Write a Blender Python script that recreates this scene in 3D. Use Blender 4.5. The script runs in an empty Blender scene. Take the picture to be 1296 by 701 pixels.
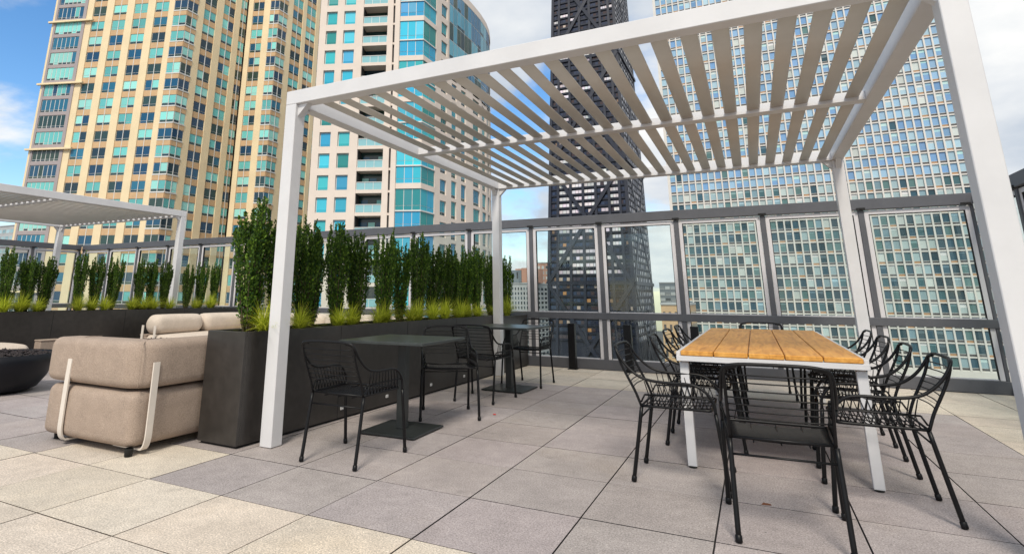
import bpy, math, random
from mathutils import Vector, Matrix
random.seed(7)
S = bpy.context.scene
col = bpy.context.collection
R = math.radians

# ------------------------------------------------------------------ camera
cam_d = bpy.data.cameras.new('camera')
cam = bpy.data.objects.new('camera', cam_d); col.objects.link(cam)
CAMP = Vector((3.4812, -2.6020, 1.1207))
rot = Matrix(((0.8893, 0.1035, 0.4454), (0.4572, -0.2105, -0.8641), (0.0044, 0.9721, -0.2345)))
cam.matrix_world = Matrix.Translation(CAMP) @ rot.to_quaternion().to_matrix().to_4x4()
cam_d.sensor_width = 36; cam_d.lens = 715.59*36/1296
cam_d.shift_x = (648-575.24)/1296; cam_d.shift_y = (201.29-350.5)/1296
cam_d.clip_start = .05; cam_d.clip_end = 3000
S.camera = cam
RX, RU, RF = rot.col[0], rot.col[1], -rot.col[2]
def pix(P):
    d = Vector(P)-CAMP; z = d.dot(RF)
    if z <= .1: return None
    return 575.24+715.59*d.dot(RX)/z, 201.29-715.59*d.dot(RU)/z, z

# ------------------------------------------------------------------ materials
def mat(name, base, rough=.6, metal=0., spec=.5, var=None, bump=None, vary=.0, scale=8., coat=0., fine=None):
    """procedural material: base colour, broken up by noise in object space"""
    m = bpy.data.materials.new(name); m.use_nodes = True
    nt = m.node_tree; b = nt.nodes['Principled BSDF']
    b.inputs['Roughness'].default_value = rough; b.inputs['Metallic'].default_value = metal
    b.inputs['Specular IOR Level'].default_value = spec; b.inputs['Coat Weight'].default_value = coat
    tc = nt.nodes.new('ShaderNodeTexCoord')
    if base == 'attr':
        a = nt.nodes.new('ShaderNodeAttribute'); a.attribute_name = 'tint'; src = a.outputs['Color']
    else:
        rgb = nt.nodes.new('ShaderNodeRGB'); rgb.outputs[0].default_value = (*base, 1); src = rgb.outputs[0]
    if vary:
        n = nt.nodes.new('ShaderNodeTexNoise'); n.inputs['Scale'].default_value = scale; n.inputs['Detail'].default_value = 6
        n.inputs['Roughness'].default_value = .62
        nt.links.new(tc.outputs['Object'], n.inputs['Vector'])
        mr = nt.nodes.new('ShaderNodeMapRange'); mr.inputs[1].default_value = .3; mr.inputs[2].default_value = .7
        mr.inputs[3].default_value = 1-vary; mr.inputs[4].default_value = 1+vary
        nt.links.new(n.outputs['Fac'], mr.inputs[0])
        mx = nt.nodes.new('ShaderNodeVectorMath'); mx.operation = 'SCALE'
        nt.links.new(src, mx.inputs[0]); nt.links.new(mr.outputs[0], mx.inputs['Scale']); src = mx.outputs[0]
        mr2 = nt.nodes.new('ShaderNodeMapRange'); mr2.inputs[3].default_value = rough*.85; mr2.inputs[4].default_value = min(1, rough*1.15)
        nt.links.new(n.outputs['Fac'], mr2.inputs[0]); nt.links.new(mr2.outputs[0], b.inputs['Roughness'])
    if fine:
        n4 = nt.nodes.new('ShaderNodeTexNoise'); n4.inputs['Scale'].default_value = fine[0]; n4.inputs['Detail'].default_value = 3
        nt.links.new(tc.outputs['Object'], n4.inputs['Vector'])
        m4 = nt.nodes.new('ShaderNodeMapRange'); m4.inputs[1].default_value = .32; m4.inputs[2].default_value = .68; m4.inputs[3].default_value = 1-fine[1]; m4.inputs[4].default_value = 1+fine[1]
        nt.links.new(n4.outputs['Fac'], m4.inputs[0])
        s4 = nt.nodes.new('ShaderNodeVectorMath'); s4.operation = 'SCALE'; nt.links.new(src, s4.inputs[0]); nt.links.new(m4.outputs[0], s4.inputs['Scale']); src = s4.outputs[0]
    nt.links.new(src, b.inputs['Base Color'])
    if bump:
        n2 = nt.nodes.new('ShaderNodeTexNoise'); n2.inputs['Scale'].default_value = bump[0]; n2.inputs['Detail'].default_value = 4
        nt.links.new(tc.outputs['Object'], n2.inputs['Vector'])
        bp = nt.nodes.new('ShaderNodeBump'); bp.inputs['Strength'].default_value = bump[1]; bp.inputs['Distance'].default_value = bump[2]
        nt.links.new(n2.outputs['Fac'], bp.inputs['Height']); nt.links.new(bp.outputs[0], b.inputs['Normal'])
    return m

M = {}
M['white'] = mat('white_powder_coat', (.62,.615,.63), .42, vary=.06, scale=2.2, bump=(60,.15,.001))
M['black'] = mat('black_powder_coat', (.0035,.0035,.0045), .42, spec=.28, vary=.25, scale=30)
M['louver'] = mat('taupe_louver_coat', (.56,.535,.495), .45, vary=.06, scale=3)
M['char'] = mat('charcoal_planter_metal', (.034,.030,.0275), .36, vary=.3, scale=1.6, bump=(4,.12,.01), fine=(14,.15))
M['railgrey'] = mat('grey_painted_steel', (.088,.090,.102), .45, vary=.10, scale=5)
M['frame'] = mat('pale_window_frame', (.60,.58,.60), .4, vary=.05, scale=4)
M['tabletop'] = mat('slate_table_top', (.032,.038,.038), .35, vary=.25, scale=14)
M['fabric'] = mat('taupe_fabric', (.345,.272,.222), .95, spec=.12, vary=.09, scale=9, bump=(230,.6,.003), fine=(170,.22))
M['fabric_l'] = mat('pale_fabric', (.56,.48,.405), .95, spec=.15, vary=.07, scale=9, bump=(230,.6,.003), fine=(150,.15))
M['strap'] = mat('cream_strap_metal', (.66,.60,.54), .5, vary=.04, scale=9)
M['soil'] = mat('planting_soil', (.035,.024,.016), 1., vary=.5, scale=40, bump=(60,.9,.02))
M['lava'] = mat('lava_rock', (.018,.012,.014), .8, vary=.6, scale=40)
M['bowl'] = mat('black_bowl', (.0035,.0045,.008), .45, spec=.3, vary=.2, scale=6)
M['dark'] = mat('dark_joint', (.022,.020,.022), .9, vary=.3, scale=20)
M['tanjoint'] = mat('sandy_joint', (.10,.082,.065), .95, vary=.3, scale=20)
M['seam'] = mat('black_seam', (.008,.008,.008), .8, vary=.2, scale=20)
M['tagm'] = mat('bright_tag', (.6,.6,.6), .4, vary=.1, scale=60)
M['stem'] = mat('shrub_bark', (.075,.052,.032), .9, vary=.3, scale=30)
M['red'] = mat('red_petal', (.55,.03,.02), .6, vary=.2, scale=60)
M['brownleaf'] = mat('dry_leaf', (.14,.05,.02), .8, vary=.2, scale=60)
# planks
def wood():
    m = bpy.data.materials.new('honey_teak'); m.use_nodes = True; nt = m.node_tree; b = nt.nodes['Principled BSDF']
    tc = nt.nodes.new('ShaderNodeTexCoord'); mp = nt.nodes.new('ShaderNodeMapping'); mp.inputs['Scale'].default_value = (9, .9, 9)
    at = nt.nodes.new('ShaderNodeAttribute'); at.attribute_name = 'tint'
    add = nt.nodes.new('ShaderNodeVectorMath'); add.operation = 'MULTIPLY_ADD'; add.inputs[1].default_value = (7,7,7)
    nt.links.new(at.outputs['Color'], add.inputs[0]); nt.links.new(tc.outputs['Object'], add.inputs[2]); nt.links.new(add.outputs[0], mp.inputs[0])
    n = nt.nodes.new('ShaderNodeTexNoise'); n.inputs['Scale'].default_value = 3.2; n.inputs['Detail'].default_value = 9; n.inputs['Distortion'].default_value = .8
    nt.links.new(mp.outputs[0], n.inputs['Vector'])
    cr = nt.nodes.new('ShaderNodeValToRGB'); e = cr.color_ramp.elements
    e[0].position = .28; e[0].color = (.45,.185,.030,1); e[1].position = .74; e[1].color = (.74,.385,.085,1)
    x = cr.color_ramp.elements.new(.5); x.color = (.62,.29,.052,1)
    nt.links.new(n.outputs['Fac'], cr.inputs[0])
    n3 = nt.nodes.new('ShaderNodeTexNoise'); n3.inputs['Scale'].default_value = 2.5; nt.links.new(add.outputs[0], n3.inputs['Vector'])
    mr = nt.nodes.new('ShaderNodeMapRange'); mr.inputs[3].default_value = .88; mr.inputs[4].default_value = 1.12; nt.links.new(n3.outputs['Fac'], mr.inputs[0])
    sc = nt.nodes.new('ShaderNodeVectorMath'); sc.operation = 'SCALE'; nt.links.new(cr.outputs[0], sc.inputs[0]); nt.links.new(mr.outputs[0], sc.inputs['Scale'])
    nt.links.new(sc.outputs[0], b.inputs['Base Color']); b.inputs['Roughness'].default_value = .5
    bp = nt.nodes.new('ShaderNodeBump'); bp.inputs['Strength'].default_value = .25; bp.inputs['Distance'].default_value = .002
    nt.links.new(n.outputs['Fac'], bp.inputs['Height']); nt.links.new(bp.outputs[0], b.inputs['Normal'])
    return m
M['wood'] = wood()
def paver(name):
    m = bpy.data.materials.new(name); m.use_nodes = True; nt = m.node_tree; b = nt.nodes['Principled BSDF']
    tc = nt.nodes.new('ShaderNodeTexCoord'); at = nt.nodes.new('ShaderNodeAttribute'); at.attribute_name = 'tint'
    def noise(s, d, lo, hi, a, bb, rough=.6):
        n = nt.nodes.new('ShaderNodeTexNoise'); n.inputs['Scale'].default_value = s; n.inputs['Detail'].default_value = d; n.inputs['Roughness'].default_value = rough
        nt.links.new(tc.outputs['Object'], n.inputs['Vector'])
        r = nt.nodes.new('ShaderNodeMapRange'); r.inputs[1].default_value = lo; r.inputs[2].default_value = hi; r.inputs[3].default_value = a; r.inputs[4].default_value = bb
        nt.links.new(n.outputs['Fac'], r.inputs[0]); return n, r
    n1, r1 = noise(115, 4, .32, .68, .55, 1.45, .7)
    n2, r2 = noise(1.7, 7, .3, .7, .86, 1.12)
    n3, r3 = noise(11, 8, .3, .7, .91, 1.09)
    v = nt.nodes.new('ShaderNodeTexVoronoi'); v.inputs['Scale'].default_value = 80; nt.links.new(tc.outputs['Object'], v.inputs['Vector'])
    vr = nt.nodes.new('ShaderNodeMapRange'); vr.inputs[1].default_value = .0; vr.inputs[2].default_value = .22; vr.inputs[3].default_value = 1.9; vr.inputs[4].default_value = 1
    nt.links.new(v.outputs['Distance'], vr.inputs[0])
    mul = None
    for r in (r1, r2, r3, vr):
        if mul is None: mul = r.outputs[0]; continue
        k = nt.nodes.new('ShaderNodeMath'); k.operation = 'MULTIPLY'; nt.links.new(mul, k.inputs[0]); nt.links.new(r.outputs[0], k.inputs[1]); mul = k.outputs[0]
    sc = nt.nodes.new('ShaderNodeVectorMath'); sc.operation = 'SCALE'; nt.links.new(at.outputs['Color'], sc.inputs[0]); nt.links.new(mul, sc.inputs['Scale'])
    # faint warm stains
    n5, r5 = noise(.9, 5, .56, .74, 0, .35)
    mx = nt.nodes.new('ShaderNodeMix'); mx.data_type = 'RGBA'; nt.links.new(r5.outputs[0], mx.inputs['Factor']); nt.links.new(sc.outputs[0], mx.inputs['A'])
    st = nt.nodes.new('ShaderNodeVectorMath'); st.operation = 'MULTIPLY'; st.inputs[1].default_value = (.94,.86,.72); nt.links.new(sc.outputs[0], st.inputs[0]); nt.links.new(st.outputs[0], mx.inputs['B'])
    n6, r6 = noise(4.5, 9, .60, .66, 1.0, .86, .7)
    v2 = nt.nodes.new('ShaderNodeTexVoronoi'); v2.inputs['Scale'].default_value = 7; nt.links.new(tc.outputs['Object'], v2.inputs['Vector'])
    vr2 = nt.nodes.new('ShaderNodeMapRange'); vr2.inputs[1].default_value = .02; vr2.inputs[2].default_value = .05; vr2.inputs[3].default_value = .55; vr2.inputs[4].default_value = 1
    nt.links.new(v2.outputs['Distance'], vr2.inputs[0])
    k2 = nt.nodes.new('ShaderNodeMath'); k2.operation = 'MULTIPLY'; nt.links.new(r6.outputs[0], k2.inputs[0]); nt.links.new(vr2.outputs[0], k2.inputs[1])
    s6 = nt.nodes.new('ShaderNodeVectorMath'); s6.operation = 'SCALE'; nt.links.new(mx.outputs['Result'], s6.inputs[0]); nt.links.new(k2.outputs[0], s6.inputs['Scale'])
    nt.links.new(s6.outputs[0], b.inputs['Base Color']); b.inputs['Roughness'].default_value = .78; b.inputs['Specular IOR Level'].default_value = .35
    bp = nt.nodes.new('ShaderNodeBump'); bp.inputs['Strength'].default_value = .35; bp.inputs['Distance'].default_value = .002
    nt.links.new(n1.outputs['Fac'], bp.inputs['Height']); nt.links.new(bp.outputs[0], b.inputs['Normal'])
    return m
M['paver'] = paver('concrete_paver')
def glass_clear():
    m = bpy.data.materials.new('tinted_clear_glass'); m.use_nodes = True; nt = m.node_tree
    nt.nodes.remove(nt.nodes['Principled BSDF']); out = nt.nodes['Material Output']
    t = nt.nodes.new('ShaderNodeBsdfTransparent'); t.inputs[0].default_value = (.80,.88,.86,1)
    g = nt.nodes.new('ShaderNodeBsdfGlossy'); g.inputs['Roughness'].default_value = .015; g.inputs['Color'].default_value = (.85,.95,1,1)
    fr = nt.nodes.new('ShaderNodeLayerWeight'); fr.inputs['Blend'].default_value = .22
    mr = nt.nodes.new('ShaderNodeMapRange'); mr.inputs[3].default_value = .035; mr.inputs[4].default_value = .85
    nt.links.new(fr.outputs['Fresnel'], mr.inputs[0])
    mx = nt.nodes.new('ShaderNodeMixShader'); nt.links.new(mr.outputs[0], mx.inputs[0]); nt.links.new(t.outputs[0], mx.inputs[1]); nt.links.new(g.outputs[0], mx.inputs[2])
    df = nt.nodes.new('ShaderNodeBsdfDiffuse'); df.inputs[0].default_value = (.6,.66,.66,1)
    tc = nt.nodes.new('ShaderNodeTexCoord'); mp = nt.nodes.new('ShaderNodeMapping'); mp.inputs['Scale'].default_value = (2.2,1,.7); nt.links.new(tc.outputs['Object'], mp.inputs[0])
    n = nt.nodes.new('ShaderNodeTexNoise'); n.inputs['Scale'].default_value = 1.6; n.inputs['Detail'].default_value = 9; n.inputs['Roughness'].default_value = .7; nt.links.new(mp.outputs[0], n.inputs['Vector'])
    m2 = nt.nodes.new('ShaderNodeMapRange'); m2.inputs[1].default_value = .42; m2.inputs[2].default_value = .8; m2.inputs[3].default_value = .004; m2.inputs[4].default_value = .06; nt.links.new(n.outputs['Fac'], m2.inputs[0])
    ms = nt.nodes.new('ShaderNodeMixShader'); nt.links.new(m2.outputs[0], ms.inputs[0]); nt.links.new(mx.outputs[0], ms.inputs[1]); nt.links.new(df.outputs[0], ms.inputs[2])
    nt.links.new(ms.outputs[0], out.inputs['Surface'])
    return m
M['glass'] = glass_clear()
def leafmat(name, c1, c2, transl=.3):
    m = bpy.data.materials.new(name); m.use_nodes = True; nt = m.node_tree; b = nt.nodes['Principled BSDF']; out = nt.nodes['Material Output']
    a = nt.nodes.new('ShaderNodeAttribute'); a.attribute_name = 'tint'
    oi = nt.nodes.new('ShaderNodeObjectInfo')
    tc = nt.nodes.new('ShaderNodeTexCoord'); n = nt.nodes.new('ShaderNodeTexNoise'); n.inputs['Scale'].default_value = 14; nt.links.new(tc.outputs['Object'], n.inputs['Vector'])
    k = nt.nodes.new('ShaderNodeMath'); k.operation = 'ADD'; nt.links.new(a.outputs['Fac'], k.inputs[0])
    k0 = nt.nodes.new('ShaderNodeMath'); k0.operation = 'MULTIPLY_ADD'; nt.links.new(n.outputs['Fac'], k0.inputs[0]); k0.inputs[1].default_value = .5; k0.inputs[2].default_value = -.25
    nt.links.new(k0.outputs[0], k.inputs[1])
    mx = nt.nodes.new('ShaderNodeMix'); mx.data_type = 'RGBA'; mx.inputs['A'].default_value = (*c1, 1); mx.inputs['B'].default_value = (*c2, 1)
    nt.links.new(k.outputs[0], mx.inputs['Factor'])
    hs = nt.nodes.new('ShaderNodeHueSaturation'); mr = nt.nodes.new('ShaderNodeMapRange'); mr.inputs[3].default_value = .8; mr.inputs[4].default_value = 1.2
    nt.links.new(oi.outputs['Random'], mr.inputs[0]); nt.links.new(mr.outputs[0], hs.inputs['Value']); nt.links.new(mx.outputs['Result'], hs.inputs['Color'])
    nt.links.new(hs.outputs[0], b.inputs['Base Color']); b.inputs['Roughness'].default_value = .5; b.inputs['Specular IOR Level'].default_value = .3
    tr = nt.nodes.new('ShaderNodeBsdfTranslucent'); nt.links.new(hs.outputs[0], tr.inputs[0])
    ms = nt.nodes.new('ShaderNodeMixShader'); ms.inputs[0].default_value = transl
    nt.links.new(b.outputs[0], ms.inputs[1]); nt.links.new(tr.outputs[0], ms.inputs[2]); nt.links.new(ms.outputs[0], out.inputs['Surface'])
    return m
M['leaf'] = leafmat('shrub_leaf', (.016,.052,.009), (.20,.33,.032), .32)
M['grass'] = leafmat('golden_grass', (.20,.28,.02), (.78,.80,.09), .45)
# facades
M['tanpier'] = mat('tan_precast_pier', (.80,.65,.42), .85, vary=.06, scale=.35)
M['tanspan'] = mat('ochre_brick_spandrel', (.58,.385,.215), .85, vary=.10, scale=.6)
M['mauve'] = mat('mauve_metal_panel', (.36,.31,.31), .6, vary=.06, scale=.4)
M['whiteframe'] = mat('white_mullion', (.66,.66,.64), .5, vary=.03, scale=1)
M['cream'] = mat('cream_precast', (.72,.625,.55), .85, vary=.05, scale=.5)
M['creamgrid'] = mat('cream_grid_stone', (.68,.65,.61), .8, vary=.05, scale=.4)
M['orange'] = mat('ochre_sill_panel', (.50,.30,.14), .8, vary=.1, scale=.6)
M['blackmetal'] = mat('black_tower_metal', (.013,.016,.030), .45, vary=.12, scale=.1)
M['winglass'] = mat('facade_glass', 'attr', .14, spec=.55)
M['blind_refl'] = mat('blind_and_reflection_pane', 'attr', .5, spec=.6)  # pane tints: blinds, plus reflections painted into the colour
M['recess'] = mat('dark_recess', (.05,.05,.05), .8, vary=.3, scale=1)
M['pink'] = mat('pink_brick', (.50,.27,.20), .85, vary=.1, scale=.3)
M['palegrey'] = mat('pale_grey_panel', (.42,.43,.44), .8, vary=.06, scale=.3)
M['asphalt'] = mat('city_asphalt', (.05,.05,.05), .9, vary=.3, scale=.05)
M['bluegrey'] = mat('blue_grey_panel', (.16,.19,.22), .7, vary=.08, scale=.2)

# ------------------------------------------------------------------ mesh builder
class MB:
    def __init__(s): s.v = []; s.f = []; s.m = []; s.c = []; s.sm = []
    def face(s, idx, m=0, c=(1,1,1), smooth=False): s.f.append(tuple(idx)); s.m.append(m); s.c.append(c); s.sm.append(smooth)
    def add(s, vs): n = len(s.v); s.v.extend([tuple(x) for x in vs]); return n
    def quad(s, a, b, c_, d, m=0, c=(1,1,1)):
        n = s.add((a,b,c_,d)); s.face((n,n+1,n+2,n+3), m, c)
    def hexa(s, p, m=0, c=(1,1,1)):
        n = s.add(p)
        for q in ((0,3,2,1),(4,5,6,7),(0,1,5,4),(1,2,6,5),(2,3,7,6),(3,0,4,7)): s.face([n+i for i in q], m, c)
    def box(s, x0,x1,y0,y1,z0,z1, m=0, c=(1,1,1)):
        s.hexa([(x0,y0,z0),(x1,y0,z0),(x1,y1,z0),(x0,y1,z0),(x0,y0,z1),(x1,y0,z1),(x1,y1,z1),(x0,y1,z1)], m, c)
    def cbox(s, x0,x1,y0,y1,z0,z1, b=.004, m=0, c=(1,1,1)):
        """box with all twelve edges chamfered"""
        X=(x0,x1);Y=(y0,y1);Z=(z0,z1);n=len(s.v);ix={}
        for i in (0,1):
            for j in (0,1):
                for k in (0,1):
                    sx=1-2*i;sy=1-2*j;sz=1-2*k
                    ix[i,j,k,0]=s.add([(X[i],Y[j]+sy*b,Z[k]+sz*b)]);ix[i,j,k,1]=s.add([(X[i]+sx*b,Y[j],Z[k]+sz*b)]);ix[i,j,k,2]=s.add([(X[i]+sx*b,Y[j]+sy*b,Z[k])])
        def F(l, flip): s.face(l[::-1] if flip else l, m, c)
        for i in (0,1): F([ix[i,0,0,0],ix[i,0,1,0],ix[i,1,1,0],ix[i,1,0,0]], i==1)
        for j in (0,1): F([ix[0,j,0,1],ix[1,j,0,1],ix[1,j,1,1],ix[0,j,1,1]], j==1)
        for k in (0,1): F([ix[0,0,k,2],ix[0,1,k,2],ix[1,1,k,2],ix[1,0,k,2]], k==1)
        for j in (0,1):
            for k in (0,1): F([ix[0,j,k,1],ix[0,j,k,2],ix[1,j,k,2],ix[1,j,k,1]], (j+k)%2==1)
        for i in (0,1):
            for k in (0,1): F([ix[i,0,k,0],ix[i,1,k,0],ix[i,1,k,2],ix[i,0,k,2]], (i+k)%2==1)
        for i in (0,1):
            for j in (0,1): F([ix[i,j,0,0],ix[i,j,0,1],ix[i,j,1,1],ix[i,j,1,0]], (i+j)%2==1)
        for i in (0,1):
            for j in (0,1):
                for k in (0,1): F([ix[i,j,k,0],ix[i,j,k,1],ix[i,j,k,2]], (i+j+k)%2==0)
    def tube(s, pts, r, seg=6, m=0, cap=True, c=(1,1,1), closed=False):
        pts = [Vector(p) for p in pts]; rings = []; n = len(pts)
        rr = r if isinstance(r, (list, tuple)) else [r]*n
        up = None
        for i, p in enumerate(pts):
            a = pts[i-1] if i > 0 else p; b = pts[i+1] if i < n-1 else p
            t = (b-a).normalized()
            if up is None:
                up = t.orthogonal().normalized()
            else:
                up = (up - t*up.dot(t)); up = up.normalized() if up.length > 1e-6 else t.orthogonal().normalized()
            w = t.cross(up)
            k = s.add([p+(up*math.cos(2*math.pi*j/seg)+w*math.sin(2*math.pi*j/seg))*rr[i] for j in range(seg)])
            rings.append(k)
        for i in range(n-1):
            for j in range(seg):
                s.face((rings[i]+j, rings[i]+(j+1)%seg, rings[i+1]+(j+1)%seg, rings[i+1]+j), m, c, True)
        if cap:
            s.face([rings[0]+j for j in range(seg)][::-1], m, c); s.face([rings[-1]+j for j in range(seg)], m, c)
    def lathe(s, prof, seg=48, m=0, cx=0, cy=0):
        rings = [s.add([(cx+r*math.cos(2*math.pi*j/seg), cy+r*math.sin(2*math.pi*j/seg), z) for j in range(seg)]) for r, z in prof]
        for i in range(len(rings)-1):
            for j in range(seg):
                s.face((rings[i]+j, rings[i]+(j+1)%seg, rings[i+1]+(j+1)%seg, rings[i+1]+j), m, (1,1,1), True)
    def cushion(s, path, w, z0, z1, r=.09, m=0, puff=.018):
        """upholstered roll: rounded-rectangle section swept along a 2-D path with rounded ends"""
        pts = [Vector((p[0], p[1])) for p in path]
        h = z1-z0; zc = (z0+z1)/2
        # densify
        dens = []
        for a, b in zip(pts[:-1], pts[1:]):
            n = max(1, int((b-a).length/.06))
            for i in range(n): dens.append(a.lerp(b, i/n))
        dens.append(pts[-1])
        # arc length; end rounding
        L = [0]
        for a, b in zip(dens[:-1], dens[1:]): L.append(L[-1]+(b-a).length)
        tot = L[-1]; re = r*1.15
        ks = []
        sta = []
        for k in range(7): sta.append(re*(1-math.cos(k/6*math.pi/2)))
        ss = sta[:]+[x for x in L if re < x < tot-re]+[tot-x for x in sta[::-1]]
        def at(x):
            for i in range(len(L)-1):
                if x <= L[i+1]+1e-9:
                    t = (x-L[i])/max(1e-9, L[i+1]-L[i]); return dens[i].lerp(dens[i+1], t)
            return dens[-1]
        rings = []; NS = 5
        for x in ss:
            p = at(x); q = at(min(tot, x+.03)); o = at(max(0, x-.03)); t = (q-o).normalized(); nrm = Vector((t.y, -t.x))
            e = min(x, tot-x); ins = 0 if e >= re else r*(1-math.sqrt(max(0, 1-((re-e)/re)**2)))
            bulge = puff*math.sin(math.pi*min(1, max(0, x/tot)))**.4 if tot else 0
            hw = w/2-ins+bulge*.6; hh = h/2-ins+bulge*.6; rc = min(r, hw*.98, hh*.98)
            ring = []
            for cxs, cys, a0 in ((1,1,0),(-1,1,90),(-1,-1,180),(1,-1,270)):
                for k in range(NS+1):
                    a = R(a0+90*k/NS); ring.append((cxs*(hw-rc)+rc*math.cos(a), cys*(hh-rc)+rc*math.sin(a)))
            rings.append((s.add([(p.x+nrm.x*u, p.y+nrm.y*u, zc+v_) for u, v_ in ring]), len(ring)))
        for (a, n), (b, _) in zip(rings[:-1], rings[1:]):
            for j in range(n): s.face((a+j, b+j, b+(j+1)%n, a+(j+1)%n), m, (1,1,1), True)
        a, n = rings[0]; s.face([a+j for j in range(n)], m, (1,1,1), True)
        a, n = rings[-1]; s.face([a+j for j in range(n)][::-1], m, (1,1,1), True)
    def build(s, name, mats, parent=None, loc=None, tint=False):
        me = bpy.data.meshes.new(name); me.from_pydata(s.v, [], s.f)
        if not isinstance(mats, (list, tuple)): mats = [mats]
        for k in mats: me.materials.append(k)
        me.polygons.foreach_set('material_index', s.m); me.polygons.foreach_set('use_smooth', s.sm)
        if tint:
            at = me.color_attributes.new('tint', 'FLOAT_COLOR', 'CORNER'); buf = []
            for p, c in zip(me.polygons, s.c):
                buf.extend([c[0], c[1], c[2], 1.0]*p.loop_total)
            at.data.foreach_set('color', buf)
        me.update()
        o = bpy.data.objects.new(name, me); col.objects.link(o)
        if loc: o.location = loc
        if parent: o.parent = parent
        return o
def tag(o, label=None, cat=None, group=None, kind=None):
    if label: o['label'] = label
    if cat: o['category'] = cat
    if group: o['group'] = group
    if kind: o['kind'] = kind
    return o
def empty(name, loc=(0,0,0), rz=0):
    o = bpy.data.objects.new(name, None); col.objects.link(o); o.location = loc; o.rotation_euler = (0,0,rz); o.empty_display_size = .1; return o
def copy_tree(o, parent=None):
    c = o.copy(); col.objects.link(c); c.parent = parent
    if parent is not None: c.matrix_parent_inverse = o.matrix_parent_inverse.copy()
    for ch in [x for x in KIDS.get(o, [])]: copy_tree(ch, c)
    return c
KIDS = {}
def index_kids(root):
    KIDS[root] = [x for x in col.objects if x.parent == root]
    for x in KIDS[root]: index_kids(x)
def smooth_path(pts, n=6):
    """Catmull-Rom through control points"""
    P = [Vector(p) for p in pts]; P = [P[0]*2-P[1]]+P+[P[-1]*2-P[-2]]; out = []
    for i in range(1, len(P)-2):
        for k in range(n):
            t = k/n; a,b,c,d = P[i-1],P[i],P[i+1],P[i+2]
            out.append(.5*((2*b)+(c-a)*t+(2*a-5*b+4*c-d)*t*t+(3*b-a-3*c+d)*t**3))
    out.append(P[-2]); return out

# ------------------------------------------------------------------ ground
T = .64
g = MB(); g.quad((-900,-400,-75),(900,-400,-75),(900,1400,-75),(-900,1400,-75))
tag(g.build('city_ground', M['asphalt']), 'dark city ground far below the terrace', kind='structure')
b = MB(); b.box(-13.2,6.3,-7,7.1,-.6,-.012)
tag(b.build('terrace_slab', M['dark']), kind='structure')
def tiles(x0, x1, y0, y1, x_mod=0, g=.0040):
    """tile grid cells whose centre lies in the rectangle"""
    out = []
    i0 = math.floor((x0)/T)-1; i1 = math.ceil(x1/T)+1
    for i in range(i0, i1):
        for j in range(math.floor(y0/T)-1, math.ceil(y1/T)+1):
            a, b_, c, d = i*T, (i+1)*T, j*T, (j+1)*T
            a, b_, c, d = max(a,x0), min(b_,x1), max(c,y0), min(d,y1)
            if b_-a > .03 and d-c > .03: out.append((a+g,b_-g,c+g,d-g))
    return out
def pave(name, rects, base, label, joint='dark'):
    mb = MB()
    for rc in rects:
        for (a,b_,c,d) in tiles(*rc):
            k = random.uniform(.93,1.05); cc = (base[0]*k*random.uniform(.985,1.015), base[1]*k, base[2]*k*random.uniform(.98,1.02))
            dz = random.uniform(-.0012,.0012); e = .0008
            n = mb.add([(a,c,-.05),(b_,c,-.05),(b_,d,-.05),(a,d,-.05),(a,c,dz-e),(b_,c,dz-e),(b_,d,dz-e),(a,d,dz-e),(a+e,c+e,dz),(b_-e,c+e,dz),(b_-e,d-e,dz),(a+e,d-e,dz)])
            for q in ((0,1,5,4),(1,2,6,5),(2,3,7,6),(3,0,4,7),(4,5,9,8),(5,6,10,9),(6,7,11,10),(7,4,8,11),(8,9,10,11)): mb.face([n+i for i in q], 1 if q[0] < 4 and q[1] < 4 else 0, cc)
    tag(mb.build(name, [M['paver'],M[joint]], tint=True), label, kind='structure')
GY = 4.96; GX = 8*T; LX = -2*T
pave('grey_paving', [(0,GX,0,GY), (-T,0,T,GY), (-13.1,LX,0,6.78)], (.350,.310,.303), 'grey speckled square pavers')
pave('beige_paving', [(-13.1,6.15,-6.9,0), (LX,-T,0,6.78), (-T,0,0,T), (-T,6.15,GY,6.78), (GX,6.15,0,GY)], (.545,.478,.402), 'beige square pavers bordering the grey ones', 'tanjoint')
# small litter
p = MB(); p.lathe([(.001,.004),(.012,.009),(.017,.005),(.014,.002)], 7); o = p.build('fallen_petal', M['red'], loc=(1.13,2.83,0)); o.rotation_euler=(0,.1,.6)
p = MB(); p.hexa([(0,0,.002),(.05,.01,.002),(.045,.022,.004),(.01,.02,.006),(0,0,.004),(.05,.01,.004),(.045,.022,.007),(.01,.02,.009)]); l = p.build('dry_leaf', M['brownleaf'], loc=(3.40,1.29,0)); tag(l, 'tiny curled brown leaf on the grey pavers under the end chair of the wooden table', 'leaf')
tag(o, 'tiny red petal on the grey pavers right of the small black tables', 'petal')

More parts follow.
